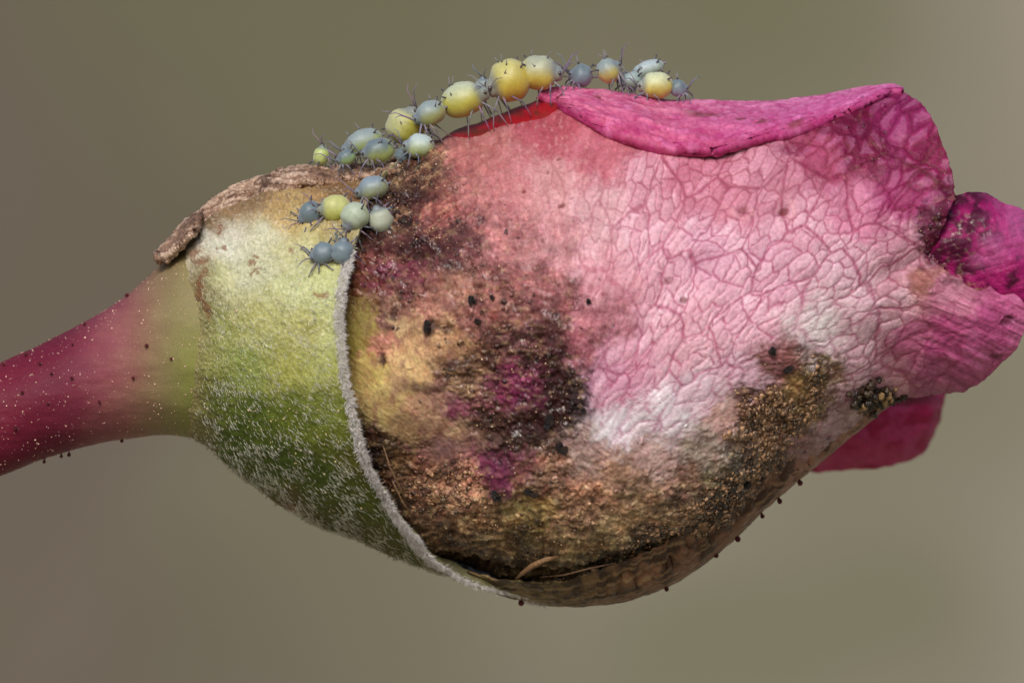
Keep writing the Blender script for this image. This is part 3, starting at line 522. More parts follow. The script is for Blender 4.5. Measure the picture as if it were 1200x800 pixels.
    C2 = np.concatenate([C, np.stack([C[-1] * .8] * 6)], 0); P2 = np.concatenate([P, np.stack(ext)], 0)
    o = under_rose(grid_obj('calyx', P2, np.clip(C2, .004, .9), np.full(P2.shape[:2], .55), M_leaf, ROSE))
    tag(o, 'green downy calyx sheathing the base of the bud, whitish towards the top')
    return o, P, N, p, q, A
calyx, CP, CN, Cp, Cq, CA = make_calyx()

# withered brown sepal draped along the top
def make_withered():
    T = curve([(184, 300), (192, 290), (205, 277), (225, 257), (250, 237), (280, 219), (320, 206), (360, 199), (400, 197), (450, 196), (500, 190)])
    E = curve([(184, 301), (192, 303), (205, 295), (225, 276), (250, 253), (290, 234), (340, 220), (380, 214), (420, 210), (450, 206), (500, 196)])
    xs = np.linspace(184, 470, 200); rows = []
    for x in xs:
        t, e = float(T(x)), float(E(x)); yc = float(CALYX.front(np.array(max(x, 222.)), np.array(max(e, 300 if x < 222 else e))))
        ys = yc - 0.12 if x > 235 else -0.55 - 0.4 * (x - 184) / 50
        ys = min(ys, -0.2)
        rows.append([(x + 6, t + 26, 0.95), (x + 2, t + 5, 0.4), (x, t, -0.02), (x, t + 0.30 * (e - t), 0.55 * ys), (x, e, ys), (x + 2, e + 2, ys + 0.14)])
    B = cat_grid(rows, 420, 90); p, q = B[..., 0], B[..., 1]; P = world(p, q, B[..., 2]); N = outward(P, np.array([0, -.5, .9]))
    v = np.broadcast_to(np.linspace(0, 1, 90), p.shape)
    cr = ridged(p / 90, v * 5 + p / 70, 5, 141); f = fbm(p / 8, v * 9, 4, 142); n = fbm(p / 30, v * 3, 4, 143); fl = fbm(p / 60, v * 16 - p / 40, 4, 144)
    f3 = fbm(p / 3.5, v * 40, 3, 145, .7); fl2 = fbm(p / 26 + .6 * n, v * 30 - p / 30, 4, 146, .65)
    H = 0.035 * (cr - .6) + 0.02 * f + 0.03 * n + 0.03 * fl + .03 * fl2 + .012 * f3; P = P + N * H[..., None]
    jag = sm(.74, .84, v); P[..., 2] += .03 * n + jag * (.07 * fbm(p / 12, p * 0, 4, 147, .65) + .02 * f3); P[..., 0] += .02 * f
    C = np.broadcast_to(lin((138, 108, 88)), p.shape + (3,)); C = mix(C, lin((208, 182, 162)), 0.75 * sm(.05, .45, fl * .6 + .7 * fl2)); C = mix(C, lin((70, 44, 32)), .85 * sm(.0, .45, .7 * n - .7 * fl2 + .2 * f3)); C = mix(C, lin((150, 104, 52)), .5 * sm(.72, .95, v) * sm(280, 380, p))
    o = under_rose(grid_obj('withered_sepal', P, np.clip(C * np.exp((.25 * f + .25 * f3)[..., None]), .004, .9), .6 - .3 * sm(.1, .5, f), M_dry, ROSE))
    md = o.modifiers.new('thickness', 'SOLIDIFY'); md.thickness = 0.03; md.offset = -1
    tag(o, 'withered brown papery sepal draped along the top of the calyx'); return P, N
WP, WN = make_withered()

# lower outer petal: a browned strip under the crease
def make_strip():
    xs = np.linspace(548, 1047, 330); NT = 90; a = np.linspace(0, 1, NT)
    BB = curve([(540, 676), (600, 698), (660, 708), (720, 704), (780, 686), (850, 640), (900, 593), (950, 550), (1000, 509), (1047, 470)])
    X, A = np.meshgrid(xs, a, indexing='ij')
    e = CREASE(X) + 7 + (2.5 + 7 * sm(720, 800, X)) * fbm(X / 16, X * 0 + 4, 4, 151); b = BB(X); e = np.minimum(e, b - 5)
    c = (BUD.T(X) + b) / 2; h = (b - BUD.T(X)) / 2; t0 = np.arcsin(np.clip((e - c) / h, -1, 1)); TH = t0 + A * (math.radians(128) - t0)
    D = BUD.D(X) * 1.0 + 0.03; q = c + h * np.sin(TH); P = world(X, q, -D * np.cos(TH)); N = normals(P); N *= np.sign(np.sum(N * (P - world(X, c, 0.)), -1).mean())
    s = A * 10; f = fbm(X / 7, s * 3, 3, 152); fib = fbm(X / 60, s * 4 , 4, 153); n = fbm(X / 24, s * 1.2, 4, 154)
    H = 0.007 * f + 0.010 * fib + 0.012 * n - (.02 + .10 * sm(620, 760, X)) * (1 - sm(0, .22, A + .10 * fbm(X / 14, A * 6, 3, 155))) - .02 * sm(740, 860, X); P = P + N * H[..., None]
    C = np.broadcast_to(lin((128, 94, 72)), X.shape + (3,)); C = mix(C, lin((104, 96, 60)), 0.8 * (1 - sm(620, 780, X))); C = mix(C, lin((176, 132, 118)), .6 * sm(860, 960, X))
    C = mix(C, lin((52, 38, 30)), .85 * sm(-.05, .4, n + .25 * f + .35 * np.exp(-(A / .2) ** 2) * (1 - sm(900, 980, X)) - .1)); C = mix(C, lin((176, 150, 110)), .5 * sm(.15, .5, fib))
    o = under_rose(grid_obj('petal', P, np.clip(C, .004, .9), .5 - .2 * sm(0, .5, f), M_petal, ROSE)); md = o.modifiers.new('thickness', 'SOLIDIFY'); md.thickness = .025; md.offset = -1
    tag(o, 'browned outermost petal showing as a strip along the underside'); return o, P, N
strip, TP, TN = make_strip()

# curled dry flakes standing in the crease
def flake(pts, wdt, col):
    mb = MB(); mb.tube([world(np.array(float(p)), np.array(float(q)), y) for (p, q, y) in pts], wdt, lin(col), 6, .5)
    o = under_rose(mb.build('dry_flake', M_dry, ROSE)); return o
yb = lambda p, q: float(BUD.front(np.array(float(p)), np.array(float(q))))
flake([(602, 678, yb(602, 672) - .05), (612, 668, yb(612, 668) - .16), (625, 658, yb(625, 658) - .2), (640, 651, yb(640, 651) - .14), (655, 648, yb(655, 648) - .02)], [.008, .026, .034, .03, .012], (140, 106, 74))
flake([(632, 673, yb(632, 670) - .05), (660, 670, yb(660, 668) - .1), (690, 662, yb(690, 662) - .1), (720, 656, yb(720, 656) - .02)], [.006, .011, .012, .006], (104, 78, 56))
flake([(452, 520, yb(452, 520) - .06), (460, 545, yb(460, 545) - .14), (472, 570, yb(472, 570) - .14), (480, 590, yb(480, 590) - .04)], [.006, .014, .014, .005], (120, 92, 66))
flake([(462, 560, yb(462, 560) - .06), (474, 585, yb(474, 585) - .12), (488, 606, yb(488, 606) - .05)], [.006, .013, .005], (134, 106, 78))

# ------------------------------------------------------------------ small growths on the plant
def samp(P, N, k, mask=None, w8=None):
    n, m = P.shape[:2]; pr = np.ones((n, m)) if w8 is None else np.clip(w8, 0, None)
    if mask is not None: pr = pr * mask
    pr = pr.ravel(); pr = pr / pr.sum(); idx = rng.choice(n * m, k, p=pr); return P.reshape(-1, 3)[idx], N.reshape(-1, 3)[idx], idx
def hairs(name, P0, N0, D0, length, width, cols, parent, mat=M_hair):
    """tapered three-sided hairs, each bent once"""
    n = len(P0); a = np.cross(D0, N0); a /= np.maximum(np.linalg.norm(a, axis=1, keepdims=True), 1e-9); b = np.cross(D0, a)
    L = length[:, None]; Wd = width[:, None]; mid = P0 + D0 * L * .55 + N0 * L * .10; tip = P0 + D0 * L - N0 * L * .02 + a * L * rng.normal(0, .14, (n, 1))
    P0 = P0 - N0 * .01
    ring = lambda c, s: [c + s * Wd * a, c + s * Wd * (-.5 * a + .87 * b), c + s * Wd * (-.5 * a - .87 * b)]
    V = np.stack(ring(P0, 1) + ring(mid, .75) + [tip], 1); base = np.arange(n)[:, None] * 7
    F3 = []
    for i in range(3):
        j = (i + 1) % 3; F3 += [[i, j, 3 + j], [i, 3 + j, 3 + i], [3 + i, 3 + j, 6]]
    F = (base[:, None, :] + np.array(F3)[None]).reshape(-1, 3)
    o = mesh_from(name, V.reshape(-1, 3), F, np.repeat(cols, 7, axis=0), np.full(n * 7, .35), mat, parent, True); tag(o, kind='stuff'); return o
def child_of_part(o): o.location = (0, 0, 0); return o
def unit(v): return v / np.maximum(np.linalg.norm(v, axis=-1, keepdims=True), 1e-9)

# down on the calyx: lies flat, combed towards the lower right
front = (CN[..., 1] < 0.35)
wdens = front * (0.12 + 0.88 * sm(-.25, .45, fbm(Cp / 26, Cq / 26, 4, 161))) * (Cq > 262) * sm(222, 262, Cp) * np.linalg.norm(np.cross(np.gradient(CP, axis=0), np.gradient(CP, axis=1)), axis=-1)
p0, n0, idx = samp(CP, CN, 11000, None, wdens)
d0 = np.array([0.80, 0, -0.62]) + rng.normal(0, .20, (len(p0), 3)) + n0 * 0.20; d0 = unit(d0 - n0 * np.sum(d0 * n0, 1, keepdims=True) * .75)
child_of_part(hairs('down', p0, n0, d0, rng.uniform(.03, .12, len(p0)), rng.uniform(.0016, .0036, len(p0)), lin((240, 240, 226)) * rng.uniform(.7, 1, (len(p0), 1)), calyx))
# thick white fringe on the calyx rim
rim_w = (CA > 0.945) * front * (1 + 1.2 * sm(440, 520, Cp)) * (1 - .97 * sm(530, 615, Cp)) * np.linalg.norm(np.cross(np.gradient(CP, axis=0), np.gradient(CP, axis=1)), axis=-1) * (Cq > 300)
p0, n0, idx = samp(CP, CN, 12000, None, rim_w)
d0 = np.array([0.75, -0.15, -0.1]) + rng.normal(0, .45, (len(p0), 3)) + n0 * 0.5; d0 = unit(d0)
child_of_part(hairs('rim_fringe', p0, n0, d0, rng.uniform(.035, .10, len(p0)), rng.uniform(.0022, .0046, len(p0)), lin((248, 244, 242)) * rng.uniform(.7, 1, (len(p0), 1)), calyx))
# outline fuzz below and on the withered sepal
p0, n0, idx = samp(CP, CN, 700, None, (np.abs(CN[..., 1]) < .35) * (CN[..., 2] < 0) * 1.0)
d0 = unit(n0 + rng.normal(0, .5, (len(p0), 3))); child_of_part(hairs('down', p0, n0, d0, rng.uniform(.02, .06, len(p0)), rng.uniform(.003, .006, len(p0)), lin((150, 130, 90)) * rng.uniform(.5, 1, (len(p0), 1)), calyx))

# glints on the stem, calyx and rot put in as tiny pale beads
bead_v, bead_f = sphere_vf(6, 4)
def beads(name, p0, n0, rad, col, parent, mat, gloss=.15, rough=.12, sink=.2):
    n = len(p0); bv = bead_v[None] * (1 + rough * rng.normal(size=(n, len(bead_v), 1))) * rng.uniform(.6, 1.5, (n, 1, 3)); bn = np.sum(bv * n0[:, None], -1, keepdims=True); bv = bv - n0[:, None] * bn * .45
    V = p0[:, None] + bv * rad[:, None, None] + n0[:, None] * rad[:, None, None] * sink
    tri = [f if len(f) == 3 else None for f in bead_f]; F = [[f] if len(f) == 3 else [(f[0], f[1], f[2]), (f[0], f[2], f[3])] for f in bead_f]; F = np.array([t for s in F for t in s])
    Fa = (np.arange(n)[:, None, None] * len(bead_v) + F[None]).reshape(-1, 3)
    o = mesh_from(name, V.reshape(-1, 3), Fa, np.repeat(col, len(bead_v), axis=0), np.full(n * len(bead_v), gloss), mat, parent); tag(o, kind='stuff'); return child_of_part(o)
p0, n0, _ = samp(SP, SN, 1900, (SN[..., 1] < .2) * 1.0); beads('glint_beads', p0, n0, .0028 + .008 * rng.random(len(p0)) ** 3, lin((240, 200, 180)) * rng.uniform(.6, 1, (len(p0), 1)), stem, M_hair)
p0, n0, _ = samp(CP, CN, 900, front * 1.0 * (Cq > 330)); beads('glint_beads', p0, n0, .004 + .007 * rng.random(len(p0)) ** 2, lin((236, 214, 170)) * rng.uniform(.6, 1, (len(p0), 1)), calyx, M_hair)
pf = (PN[..., 1] < .1) * PCR ** 2
PCf = PC.reshape(-1, 3)
def tone(idx, lo, hi): return np.clip(PCf[idx] * rng.uniform(lo, hi, (len(idx), 1)) + .004, 0, .8)
p0, n0, _ = samp(PP, PN, 3000, pf); beads('glint_beads', p0, n0, .0025 + .008 * rng.random(len(p0)) ** 2, lin((230, 196, 160)) * rng.uniform(.4, 1, (len(p0), 1)), petal_main, M_hair)
# rough grains of rot: ragged little scales in the colour of the tissue they come from
p0, n0, ix = samp(PP, PN, 5000, pf * sm(-.1, .3, fbm(Pp / 30 + 5, Pq / 24, 3, 171))); beads('rot_grains', p0, n0, .007 + .022 * rng.random(len(p0)) ** 2.5, tone(ix, .35, 1.5), petal_main, M_crumb, .3, .35, -.1)
gm = pf * (spot(Pp, Pq, 895, 505, 42, 46, 25, .5) + spot(Pp, Pq, 946, 460, 10, 36, 0, .5) + .9 * spot(Pp, Pq, 1018, 466, 28, 16, -25, .5) + .9 * spot(Pp, Pq, 820, 598, 110, 20, 34, .5) + .35 * spot(Pp, Pq, 525, 570, 60, 22, 0, .5))
p0, n0, ix = samp(PP, PN, 4200, gm); beads('crust_grains', p0, n0, .008 + .022 * rng.random(len(p0)) ** 2, np.where(rng.random((len(p0), 1)) < .45, lin((186, 146, 110)), tone(ix, .3, 1.2)), petal_main, M_crumb, .22, .35, 0)
p0, n0, _ = samp(MP, MN, 500, spot(np.linspace(0, 1, 150)[:, None] + 0 * MP[..., 0], np.linspace(0, 1, 190)[None] + 0 * MP[..., 0], .35, .3, .35, .3, 0, .5)); o = beads('rot_grains', p0, n0, rng.uniform(.004, .012, len(p0)), np.where(rng.random((len(p0), 1)) < .5, lin((70, 16, 40)), lin((190, 140, 150))) * rng.uniform(.5, 1.1, (len(p0), 1)), petal_main, M_crumb, .3, .3, 0)
p0, n0, _ = samp(WP, WN, 1200, (WN[..., 1] < .4) * 1.0); w_obj = [o for o in ROSE.children if o.name == 'withered_sepal'][0]
beads('dry_grains', p0, n0, .005 + .014 * rng.random(len(p0)) ** 2, np.where(rng.random((len(p0), 1)) < .5, lin((210, 180, 150)), lin((84, 54, 40))) * rng.uniform(.6, 1.1, (len(p0), 1)), w_obj, M_crumb, .4, .35, 0)

tw = (np.linspace(0, 1, TP.shape[1])[None] < .45) * sm(600, 680, TP[..., 0] * 100 + 600) * (1 - sm(900, 980, TP[..., 0] * 100 + 600)); p0, n0, ix = samp(TP, TN, 1500, tw * sm(-.1, .3, fbm(TP[..., 0] * 5, TP[..., 2] * 7, 3, 172)))
beads('crust_grains', p0, n0, .006 + .022 * rng.random(len(p0)) ** 2, np.where(rng.random((len(p0), 1)) < .25, lin((170, 132, 98)), lin((54, 40, 32))) * rng.uniform(.5, 1.1, (len(p0), 1)), strip, M_crumb, .25, .35, 0)
# stalked glands on the stem and the underside
gm_mesh = None
def gland(p, q, y, nrm, r, parent):
    global gm_mesh
    if gm_mesh is None:
        V, F = sphere_vf(9, 6); mb = MB(); mb.add(V + np.array([0, 0, .75]), F, lin((104, 26, 36)), .35); mb.tube([(0, 0, -.9), (0, 0, .6)], [.5, .4], lin((130, 46, 54)), 6, .4)
        o = mb.build('gland', M_crumb, parent); gm_mesh = o.data
    else: o = link(bpy.data.objects.new('gland', gm_mesh), parent)
    o.location = Vector(world(np.array(float(p)), np.array(float(q)), y)); o.scale = (r, r, r * random.uniform(.9, 1.2)); o.rotation_euler = Vector(nrm).to_track_quat('Z', 'Y').to_euler(); return o
for (p, q) in ((6, 428), (32, 417), (50, 427), (64, 438), (88, 405), (60, 472), (101, 382), (160, 442), (176, 405), (88, 443), (150, 348), (22, 500), (120, 470), (52, 539), (72, 533), (81, 531), (143, 515), (205, 420), (30, 460)):
    th = float(STEM.th(np.array(float(p)), np.array(float(q)))); y = -float(STEM.D(np.array(float(p)))) * math.cos(th); gland(p, q, y, (-0.1, -math.cos(th), -math.sin(th)), random.uniform(.018, .027), stem)
for (p, q) in ((780, 687), (838, 648), (863, 628), (892, 602), (912, 584), (936, 563), (610, 703)):
    gland(p, q, -.25, (.3, -.35, -.9), random.uniform(.024, .038), strip)

# ------------------------------------------------------------------ loose crumbs lying on the bud (each its own thing)
def bvh_of(obs):
    V = []; F = []; n = 0
    for P in obs:
        P = P[::2, ::2]; a, b = P.shape[:2]; V += P.reshape(-1, 3).tolist(); F += (grid_faces(a, b) + n).tolist(); n += a * b
    return BVHTree.FromPolygons(V, F)
BVH = bvh_of([PP, CP, WP, LIPP, SP, HP, MP])
def on_surface(p, q):
    o = Vector(world(np.array(float(p)), np.array(float(q)), -8.0)); h = BVH.ray_cast(o, Vector((0, 1, 0)))
    if h[0] is None: h = BVH.find_nearest(Vector(world(np.array(float(p)), np.array(float(q)), 0.0)))
    n = h[1]; 
    if n.y > 0: n = -n
    return h[0], n
def crumb_mesh(seed):
    V, F = sphere_vf(8, 6); r = np.random.default_rng(seed); mb = MB()
    for k in range(26):
        d = r.normal(size=3); d /= np.linalg.norm(d); rr = r.uniform(.16, .42); c = d * r.uniform(.05, .80) * np.array([1, .8, 1])
        mb.add(V * rr * (1 + .16 * r.normal(size=(len(V), 1))) + c, F, lin([(30, 24, 24), (44, 32, 28), (26, 26, 34), (62, 42, 34)][int(r.integers(4))]), r.choice([.18, .3, .5]))
    o = mb.build('crumb_source', M_crumb); me = o.data; bpy.data.objects.remove(o); me.name = 'crumb'; return me
CRUMBS = [crumb_mesh(i) for i in range(4)]
def crumb(p, q, rx, ry, label, group=None):
    c, n = on_surface(p, q); o = link(bpy.data.objects.new('crumb', CRUMBS[random.randrange(4)])); o.location = c + n * min(rx, ry) * .004
    o.scale = (rx * .85 / 100, min(rx, ry) * .75 / 100, ry * .85 / 100); o.rotation_euler = (0, random.uniform(-.5, .5), 0); tag(o, label, 'crumb', group)
G = 'black crumbs stuck to the rotted petal'
crumb(553, 354, 8, 6, 'larger bluish black crumb on salmon flesh above the magenta patch', G)
crumb(560, 377, 5, 6, 'small black crumb just below the bluish crumb on salmon flesh', G)
crumb(503, 383, 8, 9, 'ragged dark crumb sunk in the yellow tan tissue near the calyx', G)
crumb(641, 489, 9, 15, 'tall black crumb at the lower end of the black rot streak', G)
crumb(656, 521, 9, 12, 'glossy black crumb beside the pale veined flesh, below the streak', G)
crumb(622, 573, 11, 7, 'wide flat black crumb on brown tissue near the round one', G)
crumb(582, 576, 9, 8, 'round black crumb below the magenta patch on brown tissue', G)
crumb(682, 479, 5, 5, 'tiny black crumb alone at the edge of the pale flesh', G)
crumb(897, 411, 8, 6, 'dark wet crumb on pink veined flesh above the tan crust', G)
crumb(916, 431, 11, 6, 'long reddish black crumb just under the wet crumb', G)
crumb(577, 349, 4, 5, 'tiny brown crumb on salmon flesh, edge of the rot', G)
crumb(687, 355, 5, 4, 'tiny blue grey crumb on red flesh above the pale cells', G)
crumb(870, 562, 9, 6, 'black crumb at the foot of the tan crust', G)
def clod(p, q, spread, k, label):
    root = empty('soil_clod'); c, n = on_surface(p, q); root.location = c; tag(root, label, 'soil clod'); mb = MB(); V, F = sphere_vf(8, 6)
    for i in range(k):
        a = random.gauss(0, .5) * spread[0]; b = random.gauss(0, .5) * spread[1]; s, m = on_surface(p + a, q + b + .0); r = random.uniform(1.5, 5.2) / 100
        ctr = s + m * r * random.uniform(.3, 1.8) - c; vv = V * r * (1 + .22 * rng.normal(size=(len(V), 1))) + np.array(ctr)
        mb.add(vv, F, lin(random.choice([(40, 30, 22), (70, 54, 36), (52, 40, 26), (168, 136, 92), (30, 24, 20)])), random.choice([.2, .35, .5]))
    for i in range(5):
        a = random.uniform(-1, 1) * spread[0] * .6; s, m = on_surface(p + a, q); s = s - c; mb.tube([s, s + m * .06 + Vector((.02, 0, .05)), s + m * .08 + Vector((random.uniform(-.04, .08), 0, random.uniform(.06, .13)))], [.008, .006, .003], lin((50, 36, 26)), 5)
    o = mb.build('grains', M_crumb, root); o['kind'] = 'stuff'
clod(1020, 464, (26, 13), 130, 'dark clod of soil grains on the petal above the hanging pink petal')

# ------------------------------------------------------------------ aphids
PROF = [(-1.0, 0.0), (-.985, .18), (-.93, .39), (-.82, .62), (-.66, .80), (-.44, .95), (-.16, 1.0), (.12, .98), (.36, .89), (.52, .74), (.62, .58), (.70, .48), (.77, .44), (.83, .43), (.88, .39), (.94, .31), (.98, .18), (1.0, 0)]
PROF = [(float(np.interp(u, np.linspace(0, 1, len(PROF)), [a[0] for a in PROF])), float(np.interp(u, np.linspace(0, 1, len(PROF)), [a[1] for a in PROF]))) for u in np.linspace(0, 1, 35)]
for _ in range(2): PROF = [PROF[0]] + [(PROF[i][0], (PROF[i - 1][1] + 2 * PROF[i][1] + PROF[i + 1][1]) / 4) for i in range(1, len(PROF) - 1)] + [PROF[-1]]
def aphid(p, q, a, b, ang, top, belly, label, depth=None, lift=None, dorsal=None, legs=True, thorax=1.0, seed=0, spikes=2, back_share=.55):
    """one continuous body: abdomen, thorax, head, six jointed legs, feelers and tail tubes. a, b half length and half width in hundredths"""
    r = random.Random(seed * 13 + 5); rn = np.random.default_rng(seed + 50)
    s, n = on_surface(p, q)
    if depth is None: y = s.y - (lift if lift is not None else b * .75 / 100)
    else: y = depth
    ctr = np.array(world(np.array(float(p)), np.array(float(q)), y)); A_, B_ = 1.12 * a / 100, 1.2 * b / 100
    ax = np.array([math.cos(math.radians(ang)), -.10, math.sin(math.radians(ang))]); ax /= np.linalg.norm(ax)
    up = np.array(dorsal if dorsal is not None else (-.15, -.35, .9), float); up = up - ax * up.dot(ax); up /= np.linalg.norm(up); side = np.cross(ax, up)
    K = 26; V = []; C = []; grey = lin((112, 110, 124))
    ct, cb = lin(top), lin(belly)
    for (t, rr) in PROF:
        th_ = t if t < .5 else .5 + (t - .5) * thorax
        for j in range(K):
            f = 2 * math.pi * j / K; cu, cs = math.cos(f), math.sin(f)
            wob = 1 + .025 * math.sin(3 * f + t * 4 + seed) + .02 * math.sin(t * 9 + seed) - .010 * max(0, math.sin(t * 24 + seed)) ** 6
            V.append(ctr + ax * A_ * th_ + (up * cu * .96 + side * cs) * B_ * rr * wob - up * (B_ * .12 * max(0, t) ** 2))
            fr = float(sm(.42, .72, t)); m = float(sm(-.25, .95, cu + .28 * math.sin(f * 2 + seed) * .4 - (back_share - .5) * -1.2 - .35 * (t < -.6)))
            c = cb * (1 - m) + ct * m; c = c * (1 - .75 * fr) + lin((104, 116, 130)) * .75 * fr; C.append(c)  # belly colour blends into the back colour around the body
    n_ = len(PROF); F = [(i * K + j, i * K + (j + 1) % K, (i + 1) * K + (j + 1) % K, (i + 1) * K + j) for i in range(n_ - 1) for j in range(K)]
    mb = MB(); mb.add(V, F, np.array(C), .42)
    lc = lambda: lin((r.randint(96, 138), r.randint(96, 128), r.randint(122, 152)))
    dk = lin((52, 48, 62))
    if legs:
        for sd in (-1, 1):
            for (t0, fw) in ((.62, .9), (.45, .1), (.30, -.75)):
                base = ctr + ax * A_ * t0 + side * sd * B_ * .45 - up * B_ * .38
                want = base + side * sd * B_ * r.uniform(.75, 1.25) + ax * A_ * fw * r.uniform(.6, 1.0) - up * B_ * r.uniform(.7, 1.1)
                hit = BVH.find_nearest(Vector(want)); foot = np.array(hit[0])
                if np.linalg.norm(foot - base) > 3.2 * B_ + .12: foot = base + (foot - base) / np.linalg.norm(foot - base) * (3.2 * B_ + .12)
                knee = base * .45 + foot * .55 + (side * sd * .55 + up * .5 + ax * fw * .25) * B_ * r.uniform(.45, .75)
                ank = knee * .2 + foot * .8 + up * B_ * .10
                c0 = lc(); mb.tube([base, base * .5 + knee * .5 + up * .006, knee, knee * .5 + ank * .5, ank, foot], [.011, .010, .009, .007, .006, .005], np.array([c0, c0, dk, c0, c0 * .8, dk]), 6, .4)
        hd = ctr + ax * A_ * (.5 + .5 * thorax)
        ev, ef = sphere_vf(8, 6)
        for sd in (-1, 1): mb.add(ev * B_ * .11 + hd - ax * A_ * .12 + side * sd * B_ * .36 + up * B_ * .08, ef, lin((40, 26, 28)), .2)    # eyes
        for sd in (-1, 1):                                                         # feelers
            d = ax * r.uniform(.5, 1) + side * sd * r.uniform(.3, .8) + up * r.uniform(.3, 1.0); d /= np.linalg.norm(d); L = r.uniform(.2, .34) * (.5 + B_ * 2.6)
            mb.tube([hd + side * sd * B_ * .15, hd + d * L * .3 + up * .02, hd + d * L * .7 + up * .035, hd + d * L + ax * .02], [.009, .0075, .006, .003], lc() * .8, 5, .4)
    for sd in (-1, 1):                                                             # tail tubes
        bs = ctr - ax * A_ * .62 + side * sd * B_ * .48 + up * B_ * .55; d = -ax * .6 + up * .55 + side * sd * .35; d /= np.linalg.norm(d)
        mb.tube([bs - d * .02, bs + d * .03, bs + d * .075], [.013, .011, .009], np.array([grey, dk, dk]), 6, .35)
    tl = ctr - ax * A_; mb.tube([tl + ax * .03, tl - ax * .02 + up * .005, tl - ax * .045 + up * .02], [.02, .013, .004], grey, 6, .4)
    for i in range(spikes):                                                        # stiff bristles on the back
        t = r.uniform(-.5, .4); f = r.uniform(-.9, .9); bs = ctr + ax * A_ * t + (up * math.cos(f) + side * math.sin(f)) * B_ * .93; d = up * math.cos(f) + side * math.sin(f) + ax * r.uniform(-.5, .5)
        mb.tube([bs, bs + d * .03, bs + d * r.uniform(.06, .11)], [.012, .007, .0025], np.array([dk, grey, grey]), 5, .4)
    Vv = np.concatenate(mb.V); org = ctr - up * B_; mb.V = [v - org for v in mb.V]
    o = mb.build('aphid', M_aphid); o.location = org; tag(o, label, 'aphid', 'aphids feeding along the top of the rose bud'); return o
Y1, Y2 = (176, 172, 66), (190, 172, 56)      # yellows
GB, PB, DB = (134, 150, 152), (160, 170, 162), (100, 118, 126)   # greyish tints
OL, PG = (146, 152, 88), (150, 158, 104)
aphid(377, 182, 11, 8, 80, (176, 190, 120), (178, 192, 100), 'tiny pale green aphid standing upright alone on the withered sepal', depth=-.25, seed=1, spikes=0)
aphid(424, 168, 23, 13, 200, GB, (150, 164, 96), 'long blue grey aphid on the withered sepal, next to the tiny pale green one', depth=-.3, seed=2)
aphid(406, 186, 11, 8, 200, DB, (140, 168, 110), 'small greenish aphid tucked under the long blue grey aphid', depth=-.55, seed=3, spikes=0)
aphid(443, 178, 18, 13, 190, DB, (158, 170, 92), 'rounded blue aphid between the long blue grey one and the pale egg-shaped one', depth=-.6, seed=4)
aphid(472, 184, 9, 8, 250, DB, (120, 140, 150), 'small slate blue aphid squeezed between the rounded blue and the egg-shaped one', depth=-.6, seed=5, spikes=0)
aphid(491, 173, 17, 13, 175, (172, 190, 192), (164, 176, 112), 'pale egg-shaped grey green aphid on the brown petal edge below the first big yellow one', depth=-.75, seed=6, spikes=0)
aphid(476, 147, 21, 20, 60, (180, 182, 132), Y1, 'big yellow aphid lowest of the large ones, a bluish one leaning on it', depth=-.25, seed=7, back_share=.35)
aphid(503, 135, 18, 13, 200, GB, OL, 'bluish olive aphid leaning on the lowest big yellow aphid', depth=-.55, seed=8)
aphid(545, 117, 26, 18, 20, (178, 188, 160), Y1, 'long-legged yellow aphid standing over the pink petal, second of the big ones', depth=-.4, seed=9, spikes=4, back_share=.4)
aphid(566, 100, 9, 8, 90, GB, GB, 'small blue aphid wedged between the two largest yellow ones', depth=-.1, seed=10, spikes=1)
aphid(595, 96, 24, 22, 200, (186, 184, 122), Y2, 'fattest bright yellow aphid at the crest of the row', depth=-.35, seed=11, spikes=4, back_share=.3)
aphid(634, 86, 23, 18, 0, (164, 170, 148), (196, 182, 66), 'grey topped yellow aphid at the start of the rolled petal rim', depth=-.3, seed=12, spikes=3, back_share=.45)
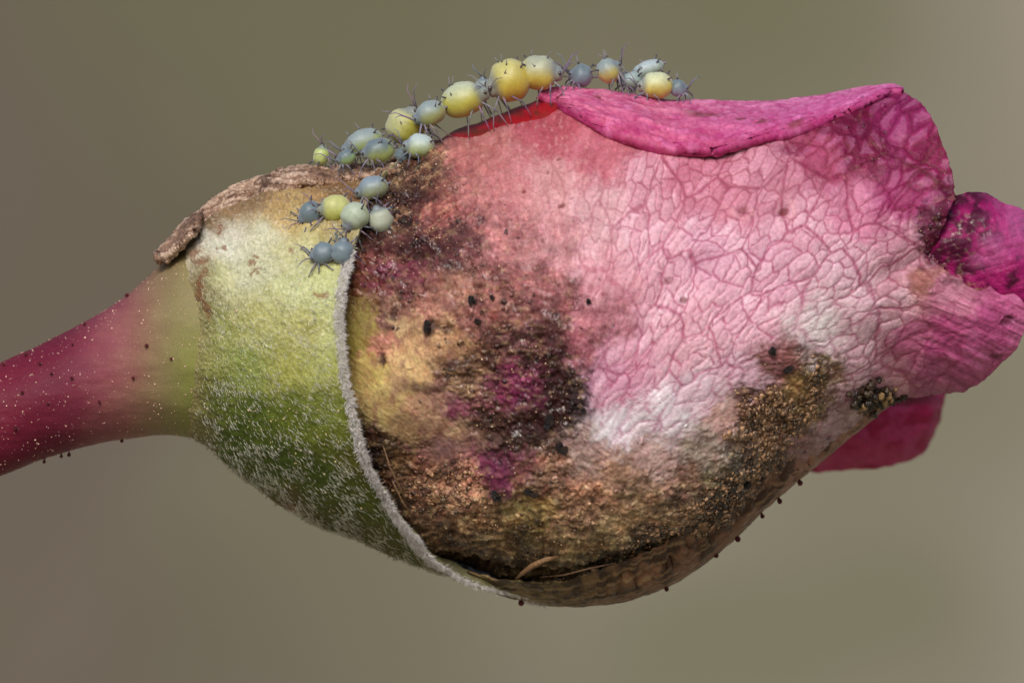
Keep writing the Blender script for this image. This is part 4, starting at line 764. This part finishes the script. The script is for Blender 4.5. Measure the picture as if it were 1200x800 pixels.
aphid(680, 89, 13, 12, 170, DB, (112, 126, 140), 'plain slate grey aphid on the rolled rim next to the grey topped yellow one', depth=-.2, seed=13, spikes=2)
aphid(714, 83, 14, 13, 30, GB, (178, 170, 84), 'round grey aphid with yellow belly, alone on the rolled rim', depth=-.2, seed=14, spikes=3)
aphid(757, 82, 20, 9, 200, (160, 176, 182), (150, 168, 150), 'slim pale blue aphid raised behind the yellow green one on the rim', depth=.1, seed=15)
aphid(739, 95, 12, 9, 190, (150, 170, 170), (138, 160, 140), 'small dull green aphid low down at the tail of the slim pale blue one', depth=-.05, seed=16, spikes=1)
aphid(767, 101, 19, 14, 180, (196, 204, 168), (190, 186, 76), 'yellow green oval aphid on the rolled rim near the end of the row', depth=-.3, seed=17, spikes=1, back_share=.4)
aphid(795, 104, 10, 9, 0, DB, (130, 148, 160), 'small blue aphid, last of the row on the rolled rim', depth=-.25, seed=18, spikes=2)
FD = (-.25, -.75, .55)
aphid(437, 223, 18, 12, 195, (124, 142, 156), (150, 158, 116), 'blue backed aphid at the top of the lower cluster, where calyx meets petal', seed=19, dorsal=(-.2, -.4, .9), spikes=0)
aphid(394, 246, 18, 13, 185, (184, 188, 120), (190, 196, 84), 'bright yellow green aphid in the lower cluster on the calyx', seed=20, dorsal=FD, spikes=0)
aphid(366, 252, 14, 11, 220, DB, (124, 144, 162), 'slate blue aphid beside the bright yellow green one on the calyx', seed=21, dorsal=FD, spikes=0)
aphid(418, 257, 16, 14, 235, (170, 184, 164), (150, 164, 120), 'dull grey green round aphid in the middle of the lower cluster', seed=22, dorsal=FD, spikes=0)
aphid(448, 259, 15, 12, 110, (168, 176, 158), (152, 160, 120), 'pale upright oval aphid of the calyx cluster, standing on dark rotted tissue', seed=23, dorsal=FD, spikes=0)
aphid(382, 299, 14, 11, 195, (106, 124, 134), (100, 118, 128), 'blue aphid of the lowest calyx pair, the one nearer the stem', seed=24, dorsal=FD, spikes=0)
aphid(405, 296, 14, 11, 80, (112, 130, 140), (104, 122, 132), 'blue aphid of the lowest calyx pair, the one at the calyx rim', seed=25, dorsal=FD, spikes=0)
